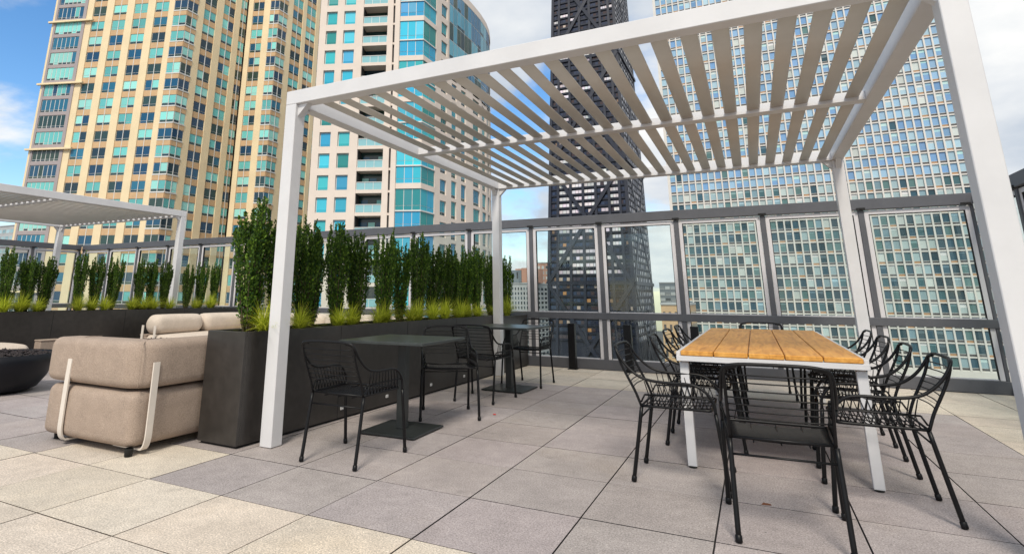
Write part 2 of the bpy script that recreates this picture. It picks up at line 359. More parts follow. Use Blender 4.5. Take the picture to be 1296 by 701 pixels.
# ------------------------------------------------------------------ pergola
def make_pergola():
    W = 4.563; D = 4.58; pw = .116; H = 2.719; Ht = 2.842
    root = empty('pergola', (.036,.877,0))
    for i,(x,y) in enumerate(((0,0),(W-pw,0),(0,D-pw),(W-pw,D-pw))):
        mb = MB(); mb.cbox(x,x+pw,y,y+pw,.004,H-.0005,.004); po = mb.build('post', M['white'], root)
        # corner gussets under the beams
        for ax in (0,1):
            gm = MB(); sx = 1 if x < 1 else -1; sy = 1 if y < 1 else -1; L = .105; th = .055
            if ax == 0:
                xa = x+pw if sx > 0 else x; y0 = y+pw/2-th/2; y1 = y0+th
                P = [(xa,H-.001),(xa+sx*L,H-.001),(xa,H-L)]
                n = gm.add([(p[0],y0,p[1]) for p in P]+[(p[0],y1,p[1]) for p in P])
            else:
                ya = y+pw if sy > 0 else y; x0 = x+pw/2-th/2; x1 = x0+th
                P = [(ya,H-.001),(ya+sy*L,H-.001),(ya,H-L)]
                n = gm.add([(x0,p[0],p[1]) for p in P]+[(x1,p[0],p[1]) for p in P])
            for q in ((0,1,2),(5,4,3),(0,3,4,1),(1,4,5,2),(2,5,3,0)): gm.face([n+k for k in q])
            gm.build('corner_brace', M['white'], po)
    for (x0,x1,y0,y1) in ((0,W,0,pw),(0,W,D-pw,D),(0,pw,pw+.001,D-pw-.001),(W-pw,W,pw+.001,D-pw-.001)):
        mb = MB(); mb.cbox(x0,x1,y0,y1,H,Ht,.004); mb.build('beam', M['white'], root)
    ym = 2.10
    mb = MB(); mb.cbox(pw,W-pw,ym-.055,ym+.055,H+.001,H+.078,.004); mb.build('middle_beam', M['white'], root)
    def slat(x0, y0, y1):
        sm = MB(); w = .106; t = .015; prof = []
        n = 12; tilt = R(3)
        for k in range(n):
            a = 2*math.pi*k/n; px = math.cos(a)*w/2; pz = math.sin(a)*t/2*(1.0 if math.sin(a) > 0 else .8)
            px = math.copysign(abs(px)**.55*(w/2)**.45, px)
            prof.append((px*math.cos(tilt)-pz*math.sin(tilt), px*math.sin(tilt)+pz*math.cos(tilt)))
        a = sm.add([(x0+w/2+p[0], y0, H+.036+p[1]) for p in prof]); b_ = sm.add([(x0+w/2+p[0], y1, H+.036+p[1]) for p in prof])
        for k in range(n): sm.face((a+k, b_+k, b_+(k+1)%n, a+(k+1)%n), 0, (1,1,1), True)
        sm.face([a+k for k in range(n)]); sm.face([b_+k for k in range(n)][::-1])
        sm.build('louver', M['louver'], root)
    for k in range(23):
        x = .286-.036+.184*k
        slat(x, pw+.003, ym-.058); slat(x, ym+.058, D-pw-.003)
    return root
pg = make_pergola(); index_kids(pg)
tag(pg, 'large white pergola with slatted roof standing over the wooden dining table', 'pergola', 'white pergolas on the terrace')
pg2 = copy_tree(pg); pg2.location = (-11.66,.877,0)
tag(pg2, 'smaller looking far white pergola over the lounge at the left edge', 'pergola', 'white pergolas on the terrace')

# ------------------------------------------------------------------ glass fences
def fence(name, origin, rz, n, pitch, label, lead=0.):
    """runs along local +X, terrace side is local -Y"""
    root = empty(name, origin, rz); tag(root, label, 'glass fence', 'glass wind screens round the terrace')
    L = n*pitch+lead
    for nm, z0, z1, y0, y1 in (('top_rail',2.285,2.43,-.05,.07),('middle_rail',.76,.862,-.045,.012),('base_rail',.004,.152,-.05,.07)):
        mb = MB(); mb.cbox(0,L,y0,y1,z0,z1,.004)
        if nm == 'top_rail':
            for k in range(n+1):
                x = min(max(.08,lead+k*pitch),L-.08); mb.box(x-.05,x+.05,-.062,-.0505,2.275,2.31,1); mb.box(x-.012,x+.012,-.07,-.0625,2.283,2.30,1)
        mb.build(nm, [M['railgrey'],M['seam']], root)
    for k in range(n+1):
        x = lead+k*pitch
        mb = MB(); mb.cbox(max(0,x-.033),min(L,x+.033),-.03,.05,.153,2.284,.003); mb.build('post', M['railgrey'], root)
    for k in range(n):
        a = lead+k*pitch+.036; b_ = lead+(k+1)*pitch-.036; f = .05
        for nm,z0,z1 in (('upper_pane_frame',.863,2.270),('lower_pane_frame',.154,.758)):
            mb = MB(); y0=-.012; y1=.035
            mb.box(a,a+f,y0,y1,z0,z1); mb.box(b_-f,b_,y0,y1,z0,z1)
            if nm[0]=='u': mb.box(a+f,b_-f,y0,y1,z1-f,z1)
            mb.box(a+f,b_-f,y0+.01,y1,z0,z0+.012)
            mb.box(a+f,a+f+.008,y0+.004,y1,z0,z1-(f if nm[0]=='u' else 0),1); mb.box(b_-f-.008,b_-f,y0+.004,y1,z0,z1-(f if nm[0]=='u' else 0),1)
            if nm[0]=='u': mb.box(a+f+.008,b_-f-.008,y0+.004,y1,z1-f-.008,z1-f-.0005,1)
            fr = mb.build(nm, [M['frame'],M['seam']], root)
            gm = MB(); zt = z1-(f+.009 if nm[0]=='u' else 0); gm.quad((a+f+.008,.012,z0+.0125),(b_-f-.008,.012,z0+.0125),(b_-f-.008,.012,zt),(a+f+.008,.012,zt)); gm.build('pane', M['glass'], fr)
    return root
PT = 1.1935
fence('glass_fence', (6.10-16*PT,6.83,0), 0, 16, PT, 'long dark grey framed glass fence running behind the wooden table and the shrubs')
fence('glass_fence', (6.10+.06,6.77,0), -math.pi/2, 7, PT, 'glass fence on the right side, seen at the right edge beyond the pergola post')
fence('glass_fence', (6.10-16*PT-.06,6.77-9*PT,0), math.pi/2, 9, PT, 'glass fence at the far left behind the left pergola')

# ------------------------------------------------------------------ planters
def planter(name, x0, x1, y0, y1, h, seams, label, rz=0, tags=()):
    root = empty(name, (x1, y0, 0), rz); tag(root, label, 'planter', 'dark metal planters'); X = x0-x1; L = y1-y0; t = .03
    mb = MB(); mb.cbox(X,0,0,t,.02,h,.003); mb.cbox(X,0,L-t,L,.02,h,.003); mb.cbox(-t,0,t,L-t,.02,h,.003); mb.cbox(X,X+t,t,L-t,.02,h,.003)
    mb.build('planter_body', M['char'], root)
    mb = MB(); mb.box(X+.02,-.02,.02,L-.02,.002,.019); mb.build('plinth', M['seam'], root)
    for s_ in seams:
        mb = MB(); mb.box(-.001,.0012,s_-.003,s_+.003,.021,h-.002); mb.build('seam', M['seam'], root)
    for s_ in tags:
        mb = MB(); mb.cbox(0,.006,s_-.022,s_+.022,.085,.115,.002); mb.build('drain_plate', M['tagm'], root)
    mb = MB(); nx, ny = 6, max(6, int(L/.08))
    idx = {}
    for i in range(nx+1):
        for j in range(ny+1):
            idx[i,j] = mb.add([(X+t+(-2*t-X)*i/nx, t+(L-2*t)*j/ny, h-.035+random.uniform(-.012,.012))])
    for i in range(nx):
        for j in range(ny): mb.face((idx[i,j],idx[i+1,j],idx[i+1,j+1],idx[i,j+1]), 0, (1,1,1), True)
    mb.build('soil', M['soil'], root)
    return root
HP = .838
planter('planter', -.488,-.062,.735,5.385,HP,(1.16,2.32,3.48),'long dark metal planter box behind the small black tables', -R(1.1), (.42,1.22,1.95,2.85,3.7))
planter('planter', -.36,.06,5.46,6.74,HP-.02,(),'short dark metal planter at the corner by the glass fence, behind the rear pergola post')
planter('planter', -6.95,-6.5,-1.4,6.55,.85,(.6,1.8,3.0,4.2,5.4,6.6),'long dark metal planter behind the lounge seats below the left pergola')

# ------------------------------------------------------------------ shrubs
def shrub_mesh(seed, H=1.06, Rm=.15):
    rnd = random.Random(seed); stem = MB(); lf = MB()
    nst = rnd.randint(5,7); leads = []
    for k in range(27):
        a = rnd.uniform(0,6.283); rr = Rm*(rnd.random()**.5)*1.08
        top = H*(rnd.uniform(.80,1.0) if k % 4 else rnd.uniform(.55,.8))*(1-.10*(rr/Rm)**2)
        y = rnd.uniform(.0,.05)
        p0 = Vector((math.cos(a)*.025, math.sin(a)*.025, -.03))
        p1 = Vector((math.cos(a)*rr*.46, math.sin(a)*rr*.46, H*.17))
        p2 = Vector((math.cos(a)*rr*.86, math.sin(a)*rr*.86, H*.55+rnd.uniform(-.05,.05)))
        p3 = Vector((math.cos(a)*rr*1.05+rnd.uniform(-.02,.02), math.sin(a)*rr*.9+rnd.uniform(-.02,.02), top))
        path = smooth_path([p0,p1,p2,p3], 7); leads.append((path, a))
        stem.tube(path, [max(.0015,.007*(1-i/len(path))) for i in range(len(path))], 4)
    for path, a in leads:
        n = len(path)
        for i in range(n-1):
            zt = path[i].z/H
            if zt < .06: continue
            dens = 21 if zt > .2 else (9 if zt>.12 else 3)
            for q in range(dens):
                t = rnd.random(); c = path[i].lerp(path[i+1], t)
                b = rnd.uniform(0,6.283); off = rnd.uniform(.004,.034)*(1 if i < n-3 else .5)
                d = Vector((math.cos(b), math.sin(b), 0)); c2 = c+d*off+Vector((0,0,rnd.uniform(-.02,.02)))
                up = (Vector((0,0,1))*rnd.uniform(.35,1.1)+d*rnd.uniform(.3,1.0)+Vector((rnd.uniform(-.3,.3),rnd.uniform(-.3,.3),0))).normalized()
                side = up.cross(Vector((rnd.uniform(-1,1),rnd.uniform(-1,1),rnd.uniform(-.4,.4)))).normalized()
                l = rnd.uniform(.018,.034); w = l*rnd.uniform(.28,.42)
                nn = up.cross(side)*w*.35
                v0 = lf.add([c2-up*l*.5, c2-side*w+nn, c2+up*l*.5, c2+side*w+nn])
                rel = math.hypot(c2.x,c2.y)/Rm
                tone = rnd.uniform(-.05,.38)+(.50 if rnd.random() < .16 else 0)+(.35*max(0,zt-.8)/.2 if rnd.random()<.6 else 0)  # paler leaves near the top paint lit tips into the tone
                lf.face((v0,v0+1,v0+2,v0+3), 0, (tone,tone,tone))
    return stem, lf
protos = []
for sd in range(5):
    st, lf = shrub_mesh(sd*11+3, Rm=(.15,.165,.14,.155,.16)[sd])
    protos.append((st,lf))
meshes = []
def place_shrub(k, x, y, z, sc, sw, label, group):
    root = empty('columnar_shrub', (x,y,z), random.uniform(0,6.28)); root.scale = (sw,sw,sc)
    tag(root, label, 'shrub', group)
    if len(meshes) <= k or meshes[k] is None:
        while len(meshes) <= k: meshes.append(None)
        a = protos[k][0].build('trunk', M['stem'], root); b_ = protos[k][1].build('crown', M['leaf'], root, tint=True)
        meshes[k] = (a.data, b_.data)
    else:
        for nm, d in zip(('trunk','crown'), meshes[k]):
            o = bpy.data.objects.new(nm, d); col.objects.link(o); o.parent = root
ords = ['first','second','third','fourth','fifth','sixth','seventh','eighth','ninth','tenth','eleventh','twelfth','thirteenth','fourteenth','fifteenth','sixteenth']
ys = [.93,1.27,1.55,1.74,2.07,2.36,2.84,3.18,3.53,3.96,4.31,4.60,4.90,5.22,5.73,6.35]
hs = [1.17,.98,1.02,.98,1.00,1.04,1.03,.98,1.05,1.00,1.04,1.0,.99,1.0,.97,1.02]
ws = [1.22,.9,.95,.85,.95,1.0,1.02,.9,1.0,.95,1.0,.95,1.0,.95,.9,.95]
for i,y in enumerate(ys):
    lab = 'tallest and widest columnar shrub, nearest in the long dark planter' if i == 0 else \
          ('%s columnar shrub from the near end of the planter row behind the small tables' % ords[i])
    place_shrub(i%5, -.26+.017*(y-.7)+random.uniform(-.035,.035), y+random.uniform(-.03,.03)*(i>1), HP-.045, hs[i]*random.uniform(.95,1.05), ws[i]*(.92 if i else .90)*random.uniform(.88,1.1), lab, 'columnar shrubs in the long planter')
yl = [2.2,2.48,2.73,3.26,3.55,3.86,4.36,4.61,4.88,5.40,5.73,6.07]
hl = [1.05,.9,.93,1.04,.98,1.02,.98,1.0,.97,.93,1.03,.98]
for i,y in enumerate(yl):
    place_shrub((i*2+1)%5, -6.73+random.uniform(-.02,.02), y, .805, hl[i]*.98, .85 if i < 3 else .72, '%s shrub from the left in the far planter under the left pergola' % ords[i], 'columnar shrubs in the far left planter')
# grasses
def grass_mesh(seed):
    rnd = random.Random(seed); mb = MB()
    for k in range(300):
        a = rnd.uniform(0,6.283); h = rnd.uniform(.13,.31); out = rnd.uniform(.04,.33); w = rnd.uniform(.003,.0052)
        d = Vector((math.cos(a),math.sin(a),0)); s_ = Vector((-d.y,d.x,0)); base = d*rnd.uniform(0,.03); tone = rnd.uniform(.1,.95); prev = None
        for i in range(6):
            t = i/5; p_ = base+d*out*t**1.9+Vector((0,0,h*(t-.28*t*t*(out/.12))/1)); ww = w*(1-.85*t)
            n = mb.add([p_-s_*ww, p_+s_*ww])
            if prev is not None: mb.face((prev,prev+1,n+1,n), 0, (tone,)*3)
            prev = n
    return mb
gp = [grass_mesh(k) for k in range(3)]; gm_ = [None]*3
def place_grass(k, x, y, z, s_, label, group):
    if gm_[k] is None: o = gp[k].build('ornamental_grass', M['grass'], tint=True); gm_[k] = o.data
    else: o = bpy.data.objects.new('ornamental_grass', gm_[k]); col.objects.link(o)
    o.location = (x,y,z); o.rotation_euler = (0,0,random.uniform(0,6)); o.scale = (s_,s_,s_*random.uniform(.9,1.1)); tag(o, label, 'grass', group)
for i,(y) in enumerate([.99,1.13,1.42,2.0,2.2,2.62,2.78,3.25,3.42,3.78,4.1,4.5,4.72,5.05,5.7,6.15]):
    place_grass(i%3, -.16+.017*(y-.7)+random.uniform(-.03,.02), y, HP-.035, random.uniform(1.0,1.35), '%s yellow grass tuft from the near end of the planter behind the small tables' % ords[i], 'yellow grass tufts in the long planter')
for i,y in enumerate([2.15,2.36,2.6,3.22,3.45,3.7,4.2,4.4,4.62,4.95,5.55,5.9]):
    place_grass((i+1)%3, -6.62+random.uniform(-.03,.03), y, .815, random.uniform(1.1,1.4), '%s yellow grass tuft from the left in the far planter under the left pergola' % ords[i], 'yellow grass tufts in the far left planter')

# ------------------------------------------------------------------ wire chair
def make_chair():
    root = empty('wire_chair')
    def leg(pts, r0, r1):
        mb = MB(); pts = smooth_path(pts, 4); n = len(pts)
        mb.tube(pts, [r1+(r0-r1)*i/(n-1) for i in range(n)], 8)
        a = pts[0]; d = (pts[1]-pts[0]).normalized()
        l = mb.build('leg', M['black'], root)
        fm = MB(); fm.tube([a-d*.0005, a+d*.004, a+d*.030, a+d*.034], [.0135,.0165,.0155,.011], 8); fm.build('foot_cap', M['black'], l)
    for s_ in (-1,1):
        leg([(s_*.228,0,.004),(s_*.227,.038,.22),(s_*.225,.076,.44)], .0115, .0125)
        leg([(s_*.272,.548,.004),(s_*.268,.530,.22),(s_*.262,.508,.44)], .0115, .0125)
    # loop: front leg head, arm, back top, other arm
    half = [(.262,.508,.44),(.262,.503,.497),(.262,.472,.548),(.261,.425,.584),(.259,.36,.597),(.256,.26,.597),(.252,.16,.602),(.248,.085,.620),(.243,.025,.660),(.238,-.02,.708),(.232,-.052,.757),(.218,-.068,.788),(.18,-.076,.800),(.10,-.080,.806)]
    pts = half+[(-x,y,z) for x,y,z in half[::-1]]
    mb = MB(); mb.tube(smooth_path(pts, 4), .0088, 8); mb.build('arm_and_top_rail', M['black'], root)
    # backrest
    mb = MB()
    def upr(z):   # y of upright at height z
        P = [(.44,.076),(.53,.042),(.63,-.008),(.69,-.036),(.76,-.060),(.79,-.068)]
        for (a,ya),(b_,yb) in zip(P[:-1],P[1:]):
            if z <= b_: return ya+(yb-ya)*(z-a)/(b_-a)
        return P[-1][1]
    for s_ in (-1,1):
        mb.tube(smooth_path([(s_*.222,upr(z),z) for z in (.445,.53,.62,.69,.75)]+[(s_*.212,-.064,.782),(s_*.16,-.074,.795)],4), .0085, 7)
    for z in (.755,.718,.680,.645,.612,.580,.548):
        mb.tube([(x*.222, upr(z)-.022*(1-x*x), z) for x in (-1,-.75,-.4,0,.4,.75,1)], .0036, 5)
    mb.build('backrest', M['black'], root)
    # seat
    mb = MB()
    fr = [(.222,.076,.447),(.232,.28,.449),(.244,.45,.452),(.225,.482,.452),(.1,.487,.452)]
    mb.tube(smooth_path(fr+[(-x,y,z) for x,y,z in fr[::-1]],3), .0085, 7)
    mb.tube([(-.222,.076,.447),(.222,.076,.447)], .0075, 6)
    for k in range(18):
        y = .090+.0220*k; hw = .222+.022*(y-.08)/.4
        mb.tube([(x*hw, y, .449-.014*(1-x*x)**.8) for x in (-1,-.8,-.4,0,.4,.8,1)], .0034, 4)
    for x in (-.12,0,.12): mb.tube([(x,.08,.428),(x,.28,.430),(x,.485,.446)], .004, 4)
    mb.build('seat', M['black'], root)
    mb = MB(); mb.tube([(-.226,.062,.372),(.226,.062,.372)], .006, 6); mb.build('stretcher', M['black'], root)
    for s_ in (-1,1):
        mb = MB()
        mb.tube([(s_*.228,.10,.515),(s_*.246,.30,.519),(s_*.259,.47,.519),(s_*.262,.503,.50)], .0055, 6)
        mb.tube([(s_*.228,.10,.515),(s_*.223,.076,.47)], .0055, 5)
        for k in range(10):
            y = .125+.036*k; top = (s_*.256, y-.018, .600 if y < .42 else .590-(y-.42)*.35)
            mid = (s_*(.230+.03*(y-.1)/.4), y, .517)
            mb.tube([top, mid], .0036, 4)
            lo = (s_*(.226+.018*(y-.08)/.4), y+.020, .450); lo2 = (s_*(.226+.018*(y-.08)/.4), y-.016, .450)
            mb.tube([mid, lo], .0036, 4); mb.tube([mid, lo2], .0036, 4)
        mb.build('armrest', M['black'], root)
    return root
ch = make_chair(); index_kids(ch)
first = [True]
def chair(x, y, deg, label, group):
    """x, y: midpoint between the rear feet; deg: heading of the sitter, 0 = +Y"""
    o = ch if first[0] else copy_tree(ch); first[0] = False
    o.location = (x,y,0); o.rotation_euler = (0,0,R(deg)); tag(o, label, 'chair', group); return o
G1 = 'black wire chairs round the wooden table'; G2 = 'black wire chairs at the small tables'
chair(3.530,.68,2,'black wire armchair at the near end of the wooden table with its back to us',G1)
chair(2.70,1.60,-90,'nearest black wire armchair on the left side of the wooden table',G1)
chair(2.76,2.63,-88,'black wire armchair second from the near end on the left side of the wooden table',G1)
chair(2.76,3.48,-91,'black wire armchair third from the near end on the left side of the wooden table',G1)
chair(2.76,4.35,-90,'farthest black wire armchair on the left side of the wooden table',G1)
chair(4.30,1.61,90,'nearest black wire armchair on the right side of the wooden table',G1)
chair(4.31,2.50,88,'black wire armchair second from the near end on the right side of the wooden table',G1)
chair(4.33,3.38,91,'black wire armchair third from the near end on the right side of the wooden table',G1)
chair(4.35,4.28,90,'farthest black wire armchair on the right side of the wooden table',G1)
chair(3.52,5.60,180,'black wire armchair at the far end of the wooden table, mostly hidden',G1)
chair(.812,.725,0,'nearest black wire armchair, standing before the front small black table',G2)
chair(.595,2.83,-148,'black wire armchair turned askew behind the front small black table',G2)
chair(.69,3.28,0,'black wire armchair before the rear small black table with its back to us',G2)
chair(.78,5.12,176,'farthest small table armchair, behind the rear small black table near the glass fence',G2)

# ------------------------------------------------------------------ dining table
def dining():
    x0,x1,y0,y1,zt = 2.955,4.072,1.80,5.15,.752
    root = empty('dining_table', (x0,y0,0)); tag(root, 'long dining table with honey coloured wooden plank top and white metal frame', 'table')
    W = x1-x0; L = y1-y0
    rim = .030
    n = 5; w = (W-2*rim-.0)/n
    for k in range(n):
        mb = MB(); t = random.random(); a = rim+k*w+.003; b_ = rim+(k+1)*w-.003
        # planks run over the near rail as in the photograph
        mb.cbox(a, b_, -.004, L-rim-.004, zt-.028, zt+.004, .004, 0, (t,t*.7,t*.3))
        mb.build('plank', M['wood'], root, tint=True)
    for nm,(a,b_,c,d,e,f) in (('side_rail',(0,rim-.001,.03,L,zt-.052,zt-.006)),('side_rail',(W-rim+.001,W,.03,L,zt-.052,zt-.006)),('end_rail',(rim,W-rim,L-rim,L,zt-.052,zt-.006)),('end_rail',(.002,W-.002,0,.0285,zt-.066,zt-.029)),('cross_rail',(rim,W-rim,L/2-.02,L/2+.02,zt-.075,zt-.031))):
        mb = MB(); mb.cbox(a,b_,c,d,e,f,.003); mb.build(nm, M['white'], root)
    for sx in (0,1):
        for sy in (0,1):
            mb = MB(); y = .05 if sy == 0 else L-.10
            xa = .015 if sx == 0 else W-.015-.058; lw = .058; ld = .045; drift = .0
            zb = zt-.0755
            mb.cbox(xa,xa+lw,y,y+ld,.012,zb,.003); lg = mb.build('leg', M['white'], root)
            f = MB(); f.lathe([(.001,.003),(.026,.003),(.026,.0115),(.001,.0115)], 16, 0, xa+lw/2, y+ld/2); f.build('foot', M['seam'], lg)
    return root
dining()

# ------------------------------------------------------------------ cafe tables
def cafe(x, y, rz, label):
    root = empty('pedestal_table', (x,y,0), rz); tag(root, label, 'table', 'small square black pedestal tables')
    mb = MB(); mb.cbox(-.405,.405,-.405,.405,.727,.752,.004); mb.build('table_top', M['tabletop'], root)
    mb = MB(); mb.box(-.15,.15,-.15,.15,.712,.7265); mb.build('top_plate', M['black'], root)
    mb = MB(); mb.cbox(-.039,.039,-.039,.039,.0235,.7115,.004); mb.build('pedestal', M['black2'], root)
    mb = MB(); mb.cbox(-.265,.265,-.265,.265,.008,.023,.004); mb.build('base_plate', M['black2'], root)
    mb = MB()
    for a in (-.22,.22):
        for b_ in (-.22,.22): mb.lathe([(.0,.001),(.02,.001),(.02,.0078)], 12, 0, a, b_)
    mb.build('glide', M['seam'], root)
M['black2'] = mat('black_steel_pedestal', (.020,.023,.024), .38, vary=.2, scale=12)
cafe(.700,1.84,R(1.5),'front small square black pedestal table nearest the camera')
cafe(.690,4.33,R(-2),'rear small square black pedestal table beside the rear pergola post')

# bollards
for i,x in enumerate((.83,1.705,2.66)):
    mb = MB(); mb.cbox(x-.055,x+.055,6.62,6.72,.012,.695,.006); b_ = mb.build('bollard_light', M['black'])
    tag(b_, ('black bollard light by the glass fence, right of the rear small table','black bollard light behind the nearest left chair of the wooden table, by the fence','black bollard light by the fence at the far left corner of the wooden table')[i], 'bollard', 'black bollard lights along the fence')
    f = MB(); f.cbox(x-.075,x+.075,6.60,6.74,.001,.0115,.003); f.build('foot_plate', M['black'], b_)

# ------------------------------------------------------------------ lounge
def strap(path, w, axis, parent, t=.012):
    """flat bar of width w swept along path; axis = horizontal direction of the width"""
    mb = MB(); ax = Vector(axis); P = smooth_path(path, 5); prev = None; n = len(P)
    for i,p_ in enumerate(P):
        tn = (P[min(i+1,n-1)]-P[max(i-1,0)]).normalized(); nr = tn.cross(ax).normalized()
        k = mb.add([p_+ax*w/2+nr*t/2, p_-ax*w/2+nr*t/2, p_-ax*w/2-nr*t/2, p_+ax*w/2-nr*t/2])
        if prev is not None:
            for j in range(4): mb.face((prev+j, prev+(j+1)%4, k+(j+1)%4, k+j), 0, (1,1,1))
        else: mb.face((k,k+1,k+2,k+3))
        prev = k
    mb.face((prev+3,prev+2,prev+1,prev)); mb.build('strap', M['strap'], parent)
def bcushion(x0,x1,y0,y1,z0,z1,r,puff):
    from math import pi
    mb = MB(); nx,ny,nz = 14,14,8
    import itertools
    hx,hy,hz = (x1-x0)/2,(y1-y0)/2,(z1-z0)/2; c = Vector(((x0+x1)/2,(y0+y1)/2,(z0+z1)/2)); cache = {}
    def pt(u,v,w):
        key = (round(u,5),round(v,5),round(w,5))
        if key in cache: return cache[key]
        p_ = Vector((u*hx,v*hy,w*hz)); q = Vector((max(-hx+r,min(hx-r,p_.x)),max(-hy+r,min(hy-r,p_.y)),max(-hz+r,min(hz-r,p_.z))))
        d = p_-q
        if d.length > 1e-9: d = d.normalized()*r
        o = q+d
        o += Vector((u*puff*(1-v*v)*(1-w*w*.5), v*puff*(1-u*u)*(1-w*w*.5), w*puff*(1-u*u)*(1-v*v)))
        i = mb.add([c+o]); cache[key] = i; return i
    def lin(n, rr, h):
        a = rr/h; base = [-1,-1+a*.3,-1+a*.65,-1+a]; mid = [-1+a+(2-2*a)*k/n for k in range(1,n)]; return base+mid+[-x for x in base[::-1]]
    U = lin(8,r,hx); V = lin(8,r,hy); W_ = lin(4,r,hz)
    for s_ in (-1,1):
        for a,b_ in zip(U[:-1],U[1:]):
            for e,f in zip(V[:-1],V[1:]):
                q = [pt(a,e,s_),pt(b_,e,s_),pt(b_,f,s_),pt(a,f,s_)]; mb.face(q if s_>0 else q[::-1],0,(1,1,1),True)
            for e,f in zip(W_[:-1],W_[1:]):
                q = [pt(a,s_,e),pt(b_,s_,e),pt(b_,s_,f),pt(a,s_,f)]; mb.face(q[::-1] if s_>0 else q,0,(1,1,1),True)
        for a,b_ in zip(V[:-1],V[1:]):
            for e,f in zip(W_[:-1],W_[1:]):
                q = [pt(s_,a,e),pt(s_,b_,e),pt(s_,b_,f),pt(s_,a,f)]; mb.face(q if s_>0 else q[::-1],0,(1,1,1),True)
    return mb
def arc_corner(a, c, b, r):
    """polyline a-c-b with a rounded corner"""
    a,b,c = Vector(a),Vector(b),Vector(c); d1=(a-c).normalized(); d2=(b-c).normalized(); out=[a]
    p1=c+d1*r; p2=c+d2*r; 
    for k in range(9):
        t=k/8; out.append((p1*(1-t)**2+c*2*t*(1-t)+p2*t*t))
    out.append(b); return [tuple(x) for x in out]
# near corner armchair (seen from behind)
def near_sofa():
    root = empty('lounge_armchair', (-1.05,.75,0)); tag(root, 'taupe corner armchair with cream straps seen from behind beside the dark planter', 'armchair', 'taupe lounge seating')
    def L(x,y,z=0): return (x+1.05,y-.75)
    x0,x1,y0,y1 = -1.66,-.525,.20,1.30
    mb = bcushion(x0+.02+1.05,x1-.03+1.05,y0+.015-.75,y1-.75,.055,.425,.06,.014); mb.build('seat_base', M['fabric'], root)
    w = .25
    path = arc_corner((x0-.02+1.05,y0+w/2-.75),(x1-w/2+1.05,y0+w/2-.75),(x1-w/2+1.05,y1+.0-.75),.075)
    mb = MB(); mb.cushion(path, w, .452, .775, .062, puff=.012); bc = mb.build('back_cushion', M['fabric'], root)
    # piping seams over the corner
    def seam(px, py, nx, ny, z0, z1, o=.012):
        sm = MB(); sm.tube([(px+nx*o*math.sin(math.pi*k/8)**.5, py+ny*o*math.sin(math.pi*k/8)**.5, z0+(z1-z0)*k/8) for k in range(9)], .0035, 5)
        return sm
    cx_, cy_ = x1-.012+1.05, y0+.018-.75
    sm = MB(); sm.tube(smooth_path([(cx_-.05,cy_+.05,.452),(cx_-.016,cy_+.016,.475),(cx_-.008,cy_+.008,.55),(cx_-.008,cy_+.008,.69),(cx_-.02,cy_+.02,.752),(cx_-.07,cy_+.07,.778),(cx_-.16,cy_+.16,.782)],4), .0035, 5); sm.build('corner_seam', M['fabric'], bc)
    sm = MB(); sm.tube(smooth_path([(-.30,cy_+.04,.452),(-.30,cy_-.006,.50),(-.30,cy_-.012,.61),(-.30,cy_-.004,.73),(-.30,cy_+.06,.782),(-.30,cy_+.2,.782)],4), .003, 5); sm.build('panel_seam', M['fabric'], bc)
    ya = y0-.012-.75; xa = -1.345+1.05
    strap([(xa,ya+.004,.625),(xa,ya,.45),(xa,ya,.20),(xa,ya+.004,.10),(xa,ya+.03,.045),(xa,ya+.08,.036),(xa,ya+.30,.036)], .050, (1,0,0), root)
    xb = x1+.014+1.05; yb = .335-.75
    strap([(xb,yb,.63),(xb,yb,.45),(xb,yb,.20),(xb-.004,yb,.10),(xb-.03,yb,.045),(xb-.08,yb,.036),(xb-.35,yb,.036)], .050, (0,1,0), root)
    for (fx,fy) in ((x1-.06,y0+.05),(x0+.08,y0+.12),(x1-.06,y1-.1),(x0+.08,y1-.1)):
        f = MB(); f.lathe([(0,.002),(.026,.002),(.03,.056)],16,0,fx+1.05,fy-.75); f.build('foot', M['seam'], root)
near_sofa()
def far_sofa():
    root = empty('lounge_sofa', (-5.6,5.2,0)); tag(root, 'long pale taupe corner sofa along the far planter, with cream straps on its end', 'sofa', 'taupe lounge seating')
    ox,oy = 5.6,-5.2
    def C(x,y): return (x+ox,y+oy)
    bx = -5.83
    for (a,b_) in ((4.02,5.02),(5.025,6.02)):
        mb = MB(); mb.cushion([C(bx,a),C(bx,b_)], .36, .455, .765, .12); mb.build('back_cushion', M['fabric_l'], root)
    mb = MB(); mb.cushion([C(-5.60,6.05),C(-3.6,6.05)], .40, .455, .765, .12); mb.build('back_cushion', M['fabric_l'], root)
    mb = MB(); mb.cushion([C(-3.59,6.05),C(-1.5,6.05)], .40, .455, .765, .12); mb.build('back_cushion', M['fabric_l'], root)
    mb = bcushion(-6.05+ox,-5.0+ox,4.04+oy,6.25+oy,.06,.44,.08,.02); mb.build('seat_base', M['fabric_l'], root)
    mb = bcushion(-4.99+ox,-1.5+ox,5.30+oy,6.25+oy,.06,.44,.08,.02); mb.build('seat_base', M['fabric_l'], root)
    for x in (-5.98,-5.66):
        xx = x+ox; yy = 4.005+oy
        strap([(xx,yy,.60),(xx,yy,.45),(xx,yy,.15),(xx,yy+.03,.045),(xx,yy+.3,.036)], .05, (1,0,0), root)
far_sofa()
def seat3():
    root = empty('settee', (-5.8,1.6,0)); tag(root, 'pale upholstered ottoman behind the fire bowl at the left edge', 'settee', 'taupe lounge seating')  # seat of a third sofa, modelled without its back
    mb = bcushion(-.45,.35,-.75,.42,.06,.44,.09,.03); mb.build('seat_base', M['fabric_l'], root)
seat3()
